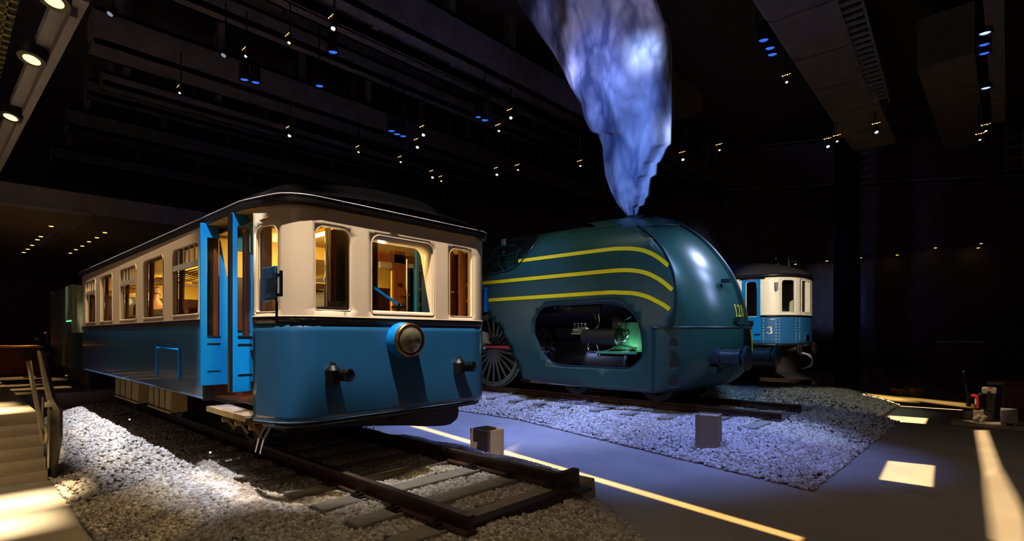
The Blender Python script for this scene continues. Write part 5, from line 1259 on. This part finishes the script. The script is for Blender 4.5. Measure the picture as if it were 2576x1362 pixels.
SPOTS = [('w', 838, 72, 'bright white lamp high left of the smoke, upper row'), ('d', 276, 36, 'dim grey lamp disc near the upper left corner'), ('d', 562, 140, 'dim grey lamp disc on the dark beam above the railcar'),
    ('y', 727, 108, 'warm lamp left of the bright white one in the upper row'), ('y', 618, 142, 'tiny warm lamp just right of the dim grey disc'), ('y', 452, 234, 'tiny warm lamp alone at the left end of the beams'),
    ('b', 838, 132, 'blue lamp below the bright white one in the upper row'), ('b', 615, 201, 'left blue lamp of the pair over the railcar roof'), ('b', 643, 208, 'right blue lamp of the pair over the railcar roof'), ('b', 804, 217, 'single thin blue lamp between the beams over the railcar'),
    ('b', 985, 330, 'first of three blue lamps in a short row, leftmost'), ('b', 999, 338, 'middle of three blue lamps in a short row'), ('b', 1014, 343, 'last of three blue lamps in a short row, rightmost'),
    ('b', 1204, 295, 'left blue lamp of the pair beside the smoke'), ('b', 1220, 303, 'right blue lamp of the pair beside the smoke'), ('w', 728, 342, 'faint lamp low over the middle of the railcar roof'), ('y', 902, 383, 'warm double glow lamp right of the railcar roof lamp'),
    ('w', 1050, 371, 'white lamp below the three blue ones'), ('w', 1065, 340, 'white lamp right of the three blue ones'), ('y', 1255, 330, 'warm lamp below the blue pair beside the smoke'), ('w', 1285, 297, 'white lamp closest left of the smoke'),
    ('y', 1008, 408, 'warm lamp above the far end of the railcar front'), ('w', 1088, 447, 'white lamp low above the railcar front, left one'), ('y', 1110, 456, 'tiny warm lamp right beside the low white lamp'), ('w', 1250, 440, 'white lamp low between railcar and smoke'),
    ('y', 1303, 428, 'warm lamp on the faint ladder left of the smoke'), ('y', 1460, 418, 'tiny warm lamp close to the lower left edge of the smoke'), ('w', 1718, 402, 'white lamp just right of the smoke tip edge'), ('y', 1810, 378, 'warm lamp at the end of the upper conduit'),
    ('b', 1921, 102, 'upper blue lamp left of the big duct'), ('b', 1937, 122, 'middle blue lamp left of the big duct'), ('b', 1943, 138, 'lowest blue lamp left of the big duct'), ('y', 1979, 207, 'warm lamp hanging left of the big duct flange'),
    ('w', 2123, 138, 'white lamp on the cable ladder right of the big duct'), ('b', 2153, 226, 'bright blue lamp hanging below the cable ladder'), ('d', 2075, 134, 'unlit cylinder lamp in front of the big duct, given a faint glow'), ('w', 2205, 333, 'bright white lamp at the lower end of the cable ladder'),  # the unlit cylinder's lens glow stands in for blue light falling on it
    ('w', 2083, 369, 'white lamp of the pair near the lower end of the big duct'), ('y', 2106, 356, 'warm lamp of the pair near the lower end of the big duct'), ('B', 2480, 222, 'largest blue lamp at the right, glowing white blue'), ('B', 2478, 84, 'topmost blue lamp at the right edge beam'),
    ('b', 2476, 113, 'second blue lamp from the top at the right edge beam'), ('b', 2476, 135, 'third blue lamp from the top at the right edge beam'), ('y', 2480, 330, 'warm lamp below the largest blue lamp'), ('y', 2465, 352, 'lowest warm lamp at the right below the blue ones')]
for k, x, y, lab in SPOTS:
    z = 8.3 if y < 300 else 7.6
    p = atZ(x, y, z)
    o = KIND[k] if first[k] else copy_thing(KIND[k], (0, 0, 0))
    first[k] = False; o.location = p; o['label'] = lab; o['group'] = 'lamps under the hall ceiling'
# recessed downlights
dl = thing('downlight', 'x', 'downlight', (0, 0, 0)); obj(MB().lathe((0, 0, 0), (0, 0, -1), [(0, .07), (.015, .075), (.018, .06), (.01, .055)], 20), 'rim', 'can', dl); obj(MB().lathe((0, 0, -.012), (0, 0, -1), [(0, .055), (.016, .045), (.02, .001)], 20), 'lens', 'amber', dl)
rows = [(129, 568), (103, 594), (94, 602), (81, 616), (70, 626), (60, 634)], [(264, 584), (244, 597), (224, 607), (207, 618), (191, 627), (177, 636)]
k = 0
for ri, row in enumerate(rows):
    for i, (x, y) in enumerate(row):
        o = dl if k == 0 else copy_thing(dl, (0, 0, 0)); k += 1
        o.location = atZ(x, y, 4.96); o['group'] = 'amber downlights in the left soffit'
        o['label'] = '%s amber downlight of the %s row in the left soffit, counted from nearest' % (('first', 'second', 'third', 'fourth', 'fifth', 'farthest')[i], ('left', 'right')[ri])
for i, (x, y) in enumerate(((2001, 664), (2080, 656), (2165, 648), (2257, 641), (2353, 623), (2461, 623), (2468, 612))):
    o = copy_thing(dl, atWall(x, y, .5)); o.scale = (1.1, 1.1, 1.1); o['group'] = 'amber lights on the wall track'; o['label'] = '%s amber light on the dim track of the right wall, counted from railcar 3' % ('first', 'second', 'third', 'fourth', 'fifth', 'sixth', 'seventh')[i]
bd = thing('downlight', 'x', 'downlight', (0, 0, 0)); obj(MB().lathe((0, 0, 0), (.2, -.25, -1), [(-.22, .10), (0, .13), (.004, .13), (.004, .11)], 28), 'housing', 'can', bd); obj(MB().lathe((0, 0, 0), (.2, -.25, -1), [(-.01, .112), (.004, .08), (.006, .001)], 28), 'lens', 'warm_big', bd)
for i, (x, y) in enumerate(((135, 2), (80, 150), (27, 295))):
    o = bd if i == 0 else copy_thing(bd, (0, 0, 0)); o.location = atZ(x, y, 5.0); o['group'] = 'large warm downlights over the stairs'
    o['label'] = 'large warm downlight over the stairs, %s' % ('cut by the top edge', 'middle one', 'lowest one')[i]

# ================================================================== left side: balustrade and things beyond
bl = thing('stair_railing', 'dark metal balustrade with double stainless handrail beside the concrete stairs', 'railing', (-9.2, .97, 0))
Q = lambda x, y, v=.95: atV(x, y, v)
obj(MB().prism([(p.x, p.z) for p in (Q(96, 884, .98), Q(108, 884, .98), Q(136, 1000, .98), Q(154, 1030, .98), Q(140, 1036, .98), Q(124, 1004, .98))], lambda x, z: (x, .96, z), lambda x, z: (x, 1.0, z)), 'top_rail', 'can', bl, smooth=0)
obj(MB().prism([(p.x, p.z) for p in (Q(122, 1034, .98), Q(154, 1031, .98), Q(154, 1100, .98), Q(136, 1205, .98), Q(122, 1190, .98))], lambda x, z: (x, .965, z), lambda x, z: (x, .995, z)), 'side_plate', 'can', bl, smooth=0)
obj(MB().tube(catmull([tuple(Q(x, y, .88)) for x, y in ((75, 910), (86, 975), (99, 1040), (109, 1072), (115, 1078), (117, 1090), (116, 1108), (112, 1116), (106, 1104), (96, 1045), (82, 975), (70, 912))], 4), .02, 10), 'handrail', 'railsteel', bl)
obj(MB().tube([tuple(Q(x, y, .90)) for x, y in ((96, 884), (110, 960), (122, 1010))], .014, 8), 'upper_tube', 'railsteel', bl)
for (x0, y0), (x1, y1) in (((123, 1012), (121, 1180)), ((107, 1000), (106, 1060))): obj(MB().bar(Q(x0, y0, .93), Q(x1, y1, .93), .02, .012), 'post', 'steel', bl, smooth=0)
obj(MB().lathe(Q(126, 1018, .90), (0, -1, 0), [(-.03, .03), (.05, .035), (.055, .001)], 16), 'handrail_bracket', 'railsteel', bl)
p = atZ(40, 943, .8)
cr = thing('machine_crate', 'dark red cabinet with its lit top coloured ochre on the left landing', 'cabinet', (p.x, p.y, .79))
a, b = atV(8, 930, p.y), atV(80, 858, p.y)
obj(MB().box(p.x - .75, p.x + .75, p.y - .45, p.y + .45, .85, 1.55), 'cabinet_body', 'crate', cr, bevel=.02)
obj(MB().box(p.x - .80, p.x + .80, p.y - .50, p.y + .50, 1.55, 1.60), 'cabinet_top', 'crate_top', cr, bevel=.01)
obj(MB().box(p.x - .7, p.x + .7, p.y - .4, p.y + .4, .79, .86), 'plinth', 'can', cr, smooth=0)
obj(MB().box(p.x + .6, p.x + .9, p.y + .1, p.y + .3, 1.3, 1.42), 'latch_block', 'can', cr, smooth=0)
p = atZ(128, 946, .62)
mc = thing('signal_lever_stand', 'dark lever machine standing left of the railcar end', 'machine', (p.x, p.y, .60))
obj(MB().box(p.x - .4, p.x + .4, p.y - .3, p.y + .3, .6, .72).box(p.x - .3, p.x + .3, p.y - .25, p.y + .25, .72, 1.3), 'pedestal', 'can', mc, bevel=.03)
obj(MB().lathe((p.x, p.y - .3, 1.45), (0, -1, 0), [(0, .34), (.04, .36), (.08, .34), (.08, .28), (.0, .28)], 28), 'hand_wheel', 'iron', mc)
mb = MB()
for k in range(4): mb.bar((p.x - .2 + .14 * k, p.y, 1.3), (p.x - .35 + .2 * k, p.y - .1, 1.9 + .06 * k), .03, .03)
obj(mb, 'levers', 'iron', mc, smooth=0)
obj(MB().lathe((p.x - .3, p.y - .1, 1.95), (0, 0, 1), [(-.04, .02), (0, .04), (.04, .02)], 10), 'lever_knob', 'boxc', mc)
p = atZ(192, 948, .62)
o = obj(MB().box(p.x - .45, p.x + .45, p.y - .25, p.y + .25, .98, 1.04).box(p.x - .2, p.x + .2, p.y - .15, p.y + .15, .60, .98), 'low_bench', 'can', bevel=.01, center=True); tag(o, 'small dark table on a block foot by the railcar rear corner', 'table')
# coach end with bellows behind the railcar
ce = thing('coach', 'dark green coach coupled behind the cream railcar, only its bellows and window visible', 'coach', (-17.4, 3.62, ZR))
obj(MB().box(-19.6, -16.0, 2.05, 5.2, 1.1, 3.1), 'coach_body', 'coach', ce, bevel=.05)
mb = MB()
for k in range(6): mb.box(-15.95 + .16 * k, -15.83 + .16 * k, 2.05 - .03 * (k % 2), 5.1, 1.95, 3.0)
obj(mb, 'bellows', 'gang', ce, smooth=0)
q0, q1 = atV(166, 722, 2.0), atV(183, 808, 2.0)
wf = obj(MB().box(q0.x, q1.x, 1.99, 2.06, q1.z, q0.z), 'end_window', 'gang', ce, smooth=0)
obj(MB().box(q0.x + .2, q1.x - .1, 1.98, 1.99, q1.z - .01, q1.z + .02), 'status_light', 'green_led', wf, smooth=0)
obj(MB().box(-19.4, -16.2, 2.4, 4.9, .62, 1.1), 'coach_frame', 'iron', ce, smooth=0)

# ================================================================== right side: trolley and far objects
p = atZ(2480, 1078, 0)
tl = thing('rail_trolley', 'motor rail trolley with a red machine cover, lit by a spot at the right', 'trolley', (p.x, p.y, 0))
X = lambda x, y, d=0: atV(x, y, p.y + d)
pd = thing('display_plinth', 'low grey plinth under the rail trolley at the right', 'plinth', (p.x + .55, p.y + .4, 0))
obj(MB().box(p.x - .55, p.x + 1.5, p.y - .1, p.y + 1.0, 0, .10), 'plinth_block', 'boxc', pd, bevel=.02)
ol = [(q.x, q.z) for q in (X(2440, 997), X(2449, 995), X(2460, 1000), X(2463, 1018), X(2462, 1031), X(2451, 1031), X(2450, 1002), X(2440, 1000))]
rcv = obj(MB().prism(ol, lambda x, z: (x, p.y + .15, z), lambda x, z: (x, p.y + .40, z)), 'machine_cover', 'red', tl, bevel=.01)
a, b = X(2452, 1005, .14), X(2456, 1018, .14); obj(MB().box(a.x, b.x, p.y + .14, p.y + .15, b.z, a.z), 'white_plate', 'sign', rcv, smooth=0)
a, b = X(2447, 1034), X(2474, 1065)
obj(MB().box(a.x, b.x, p.y + .15, p.y + .5, b.z, a.z).cyl((a.x + .02, p.y + .1, b.z + .03), (a.x + .12, p.y + .1, a.z - .1), .05, 12).cyl((a.x + .12, p.y + .08, b.z), (a.x + .2, p.y + .08, b.z + .14), .045, 12), 'engine_block', 'boxc', tl, bevel=.01)
for x in (2438, 2474): obj(MB().lathe(X(x, 1052, .3), (0, -1, 0), [(-.03, .14), (.02, .15), (.03, .11), (.03, .02), (.04, .001)], 20), 'wheel', 'iron', tl)
obj(MB().tube([X(2425, 938, .2), X(2428, 965, .2), X(2434, 995, .25), X(2437, 1020, .3)], .02, 8).tube([X(2424, 935, .1), X(2427, 941, .3)], .022, 8), 'handle_bar', 'iron', tl)
mb = MB()
for (x0, y0), (x1, y1) in (((2488, 985), (2485, 1060)), ((2500, 990), (2492, 1065)), ((2484, 965), (2540, 966)), ((2522, 965), (2538, 1000)), ((2440, 1000), (2436, 1022)), ((2462, 998), (2468, 992)), ((2470, 1030), (2480, 1045))): mb.bar(X(x0, y0, .3), X(x1, y1, .35), .06, .06)
obj(mb, 'frame_tubes', 'iron', tl, smooth=0)
a, b = X(2468, 978), X(2490, 996); obj(MB().box(a.x, b.x + .1, p.y + .3, p.y + .6, b.z, a.z), 'fuel_tank', 'boxc', tl, bevel=.02)
a, b = X(2516, 1031), X(2562, 1068)
o = obj(MB().box(a.x, b.x, p.y - .05, p.y + .4, b.z - .0, a.z).box(a.x + .02, a.x + .1, p.y - .05, p.y + .4, .10, b.z).box(b.x - .08, b.x - .02, p.y - .05, p.y + .4, .10, b.z), 'tool_chest', 'dark', bevel=.015, center=True); tag(o, 'dull grey chest beside the rail trolley at the right edge', 'chest')
a, b = X(2520, 960, .9), X(2590, 1030, .9)
o = obj(MB().box(a.x, b.x, p.y + 1.2, p.y + 2.4, 0, a.z).box(a.x + .1, b.x, p.y + 1.1, p.y + 1.2, .3, a.z - .1), 'machine_housing', 'crate', bevel=.03, center=True); tag(o, 'large dark machine housing behind the rail trolley at the right edge', 'machine')
for nm, x0, x1, yt, yb, m, lab, ct in (('wooden_case', 2268, 2300, 979, 995, 'olive', 'left wooden case on the far floor behind the light patch', 'case'), ('wooden_case', 2301, 2327, 977, 997, 'olive', 'right wooden case on the far floor behind the light patch', 'case'),
        ('barrel', 2164, 2190, 926, 958, 'boxc', 'dim pale barrel standing in the dark beyond the ballast heap', 'barrel'), ('metal_cabinet', 2194, 2220, 928, 938, 'boxc', 'dim low shelf board in the dark right of the pale barrel', 'board')):
    dpt = 1336 * 1.9 / (yb - 843) if yb > 975 else 21.5
    a, b = atD(x0, yt, dpt), atD(x1, yb, dpt); c_ = (a + b) / 2; w_ = (x1 - x0) / FPX * dpt
    z0 = 0 if yb > 975 else 0
    if nm == 'barrel':
        t = thing(nm, lab, ct, (c_.x, c_.y, 0)); obj(MB().lathe((c_.x, c_.y, 0), (0, 0, 1), [(0, w_ * .42), (a.z * .5, w_ * .5), (a.z, w_ * .42), (a.z, .001)], 24), 'barrel_body', m, t); obj(MB().lathe((c_.x, c_.y, a.z * .75), (0, 0, 1), [(0, w_ * .47), (.05, w_ * .475), (.1, w_ * .46)], 24), 'hoop', 'iron', t)
    else:
        t = thing(nm, lab, ct, (c_.x, c_.y, z0)); obj(MB().box(c_.x - w_ / 2, c_.x + w_ / 2, c_.y, c_.y + .5, z0 if nm != 'metal_cabinet' else b.z, a.z, YAW, (c_.x, c_.y)), 'case_body', m, t, bevel=.015)
        if nm == 'metal_cabinet': obj(MB().box(c_.x - .06, c_.x + .06, c_.y + .2, c_.y + .3, 0, b.z, YAW, (c_.x, c_.y)), 'board_post', 'dark', t, smooth=0)
        else: obj(MB().box(c_.x - w_ / 2 - .01, c_.x + w_ / 2 + .01, c_.y - .01, c_.y + .51, a.z - .06, a.z - .03, YAW, (c_.x, c_.y)), 'lid_batten', m, t, smooth=0)
a, b = atD(2355, 861, 19.5), atD(2474, 861, 19.5); c_ = (a + b) / 2; w_ = (b - a).length
t = thing('display_board', 'tall dark display panel whose lit top edge is a white strip, far right', 'display panel', (c_.x, c_.y, 0))
obj(MB().box(c_.x - w_ / 2, c_.x + w_ / 2, c_.y, c_.y + .08, 0.0, a.z, YAW, (c_.x, c_.y)), 'panel_board', 'darker', t, smooth=0)
obj(MB().box(c_.x - w_ / 2, c_.x + w_ / 2, c_.y - .04, c_.y + .1, a.z, a.z + .04, YAW, (c_.x, c_.y)), 'lit_top_edge', 'sign', t, smooth=0)  # white strip stands in for light caught on the panel's top
obj(MB().box(c_.x - w_ / 2, c_.x - w_ / 2 + .35, c_.y - .06, c_.y, a.z - .11, a.z - .01, YAW, (c_.x, c_.y)).box(c_.x + w_ / 2 - .35, c_.x + w_ / 2, c_.y - .06, c_.y, a.z - .11, a.z - .01, YAW, (c_.x, c_.y)), 'clip', 'boxc', t, smooth=0)
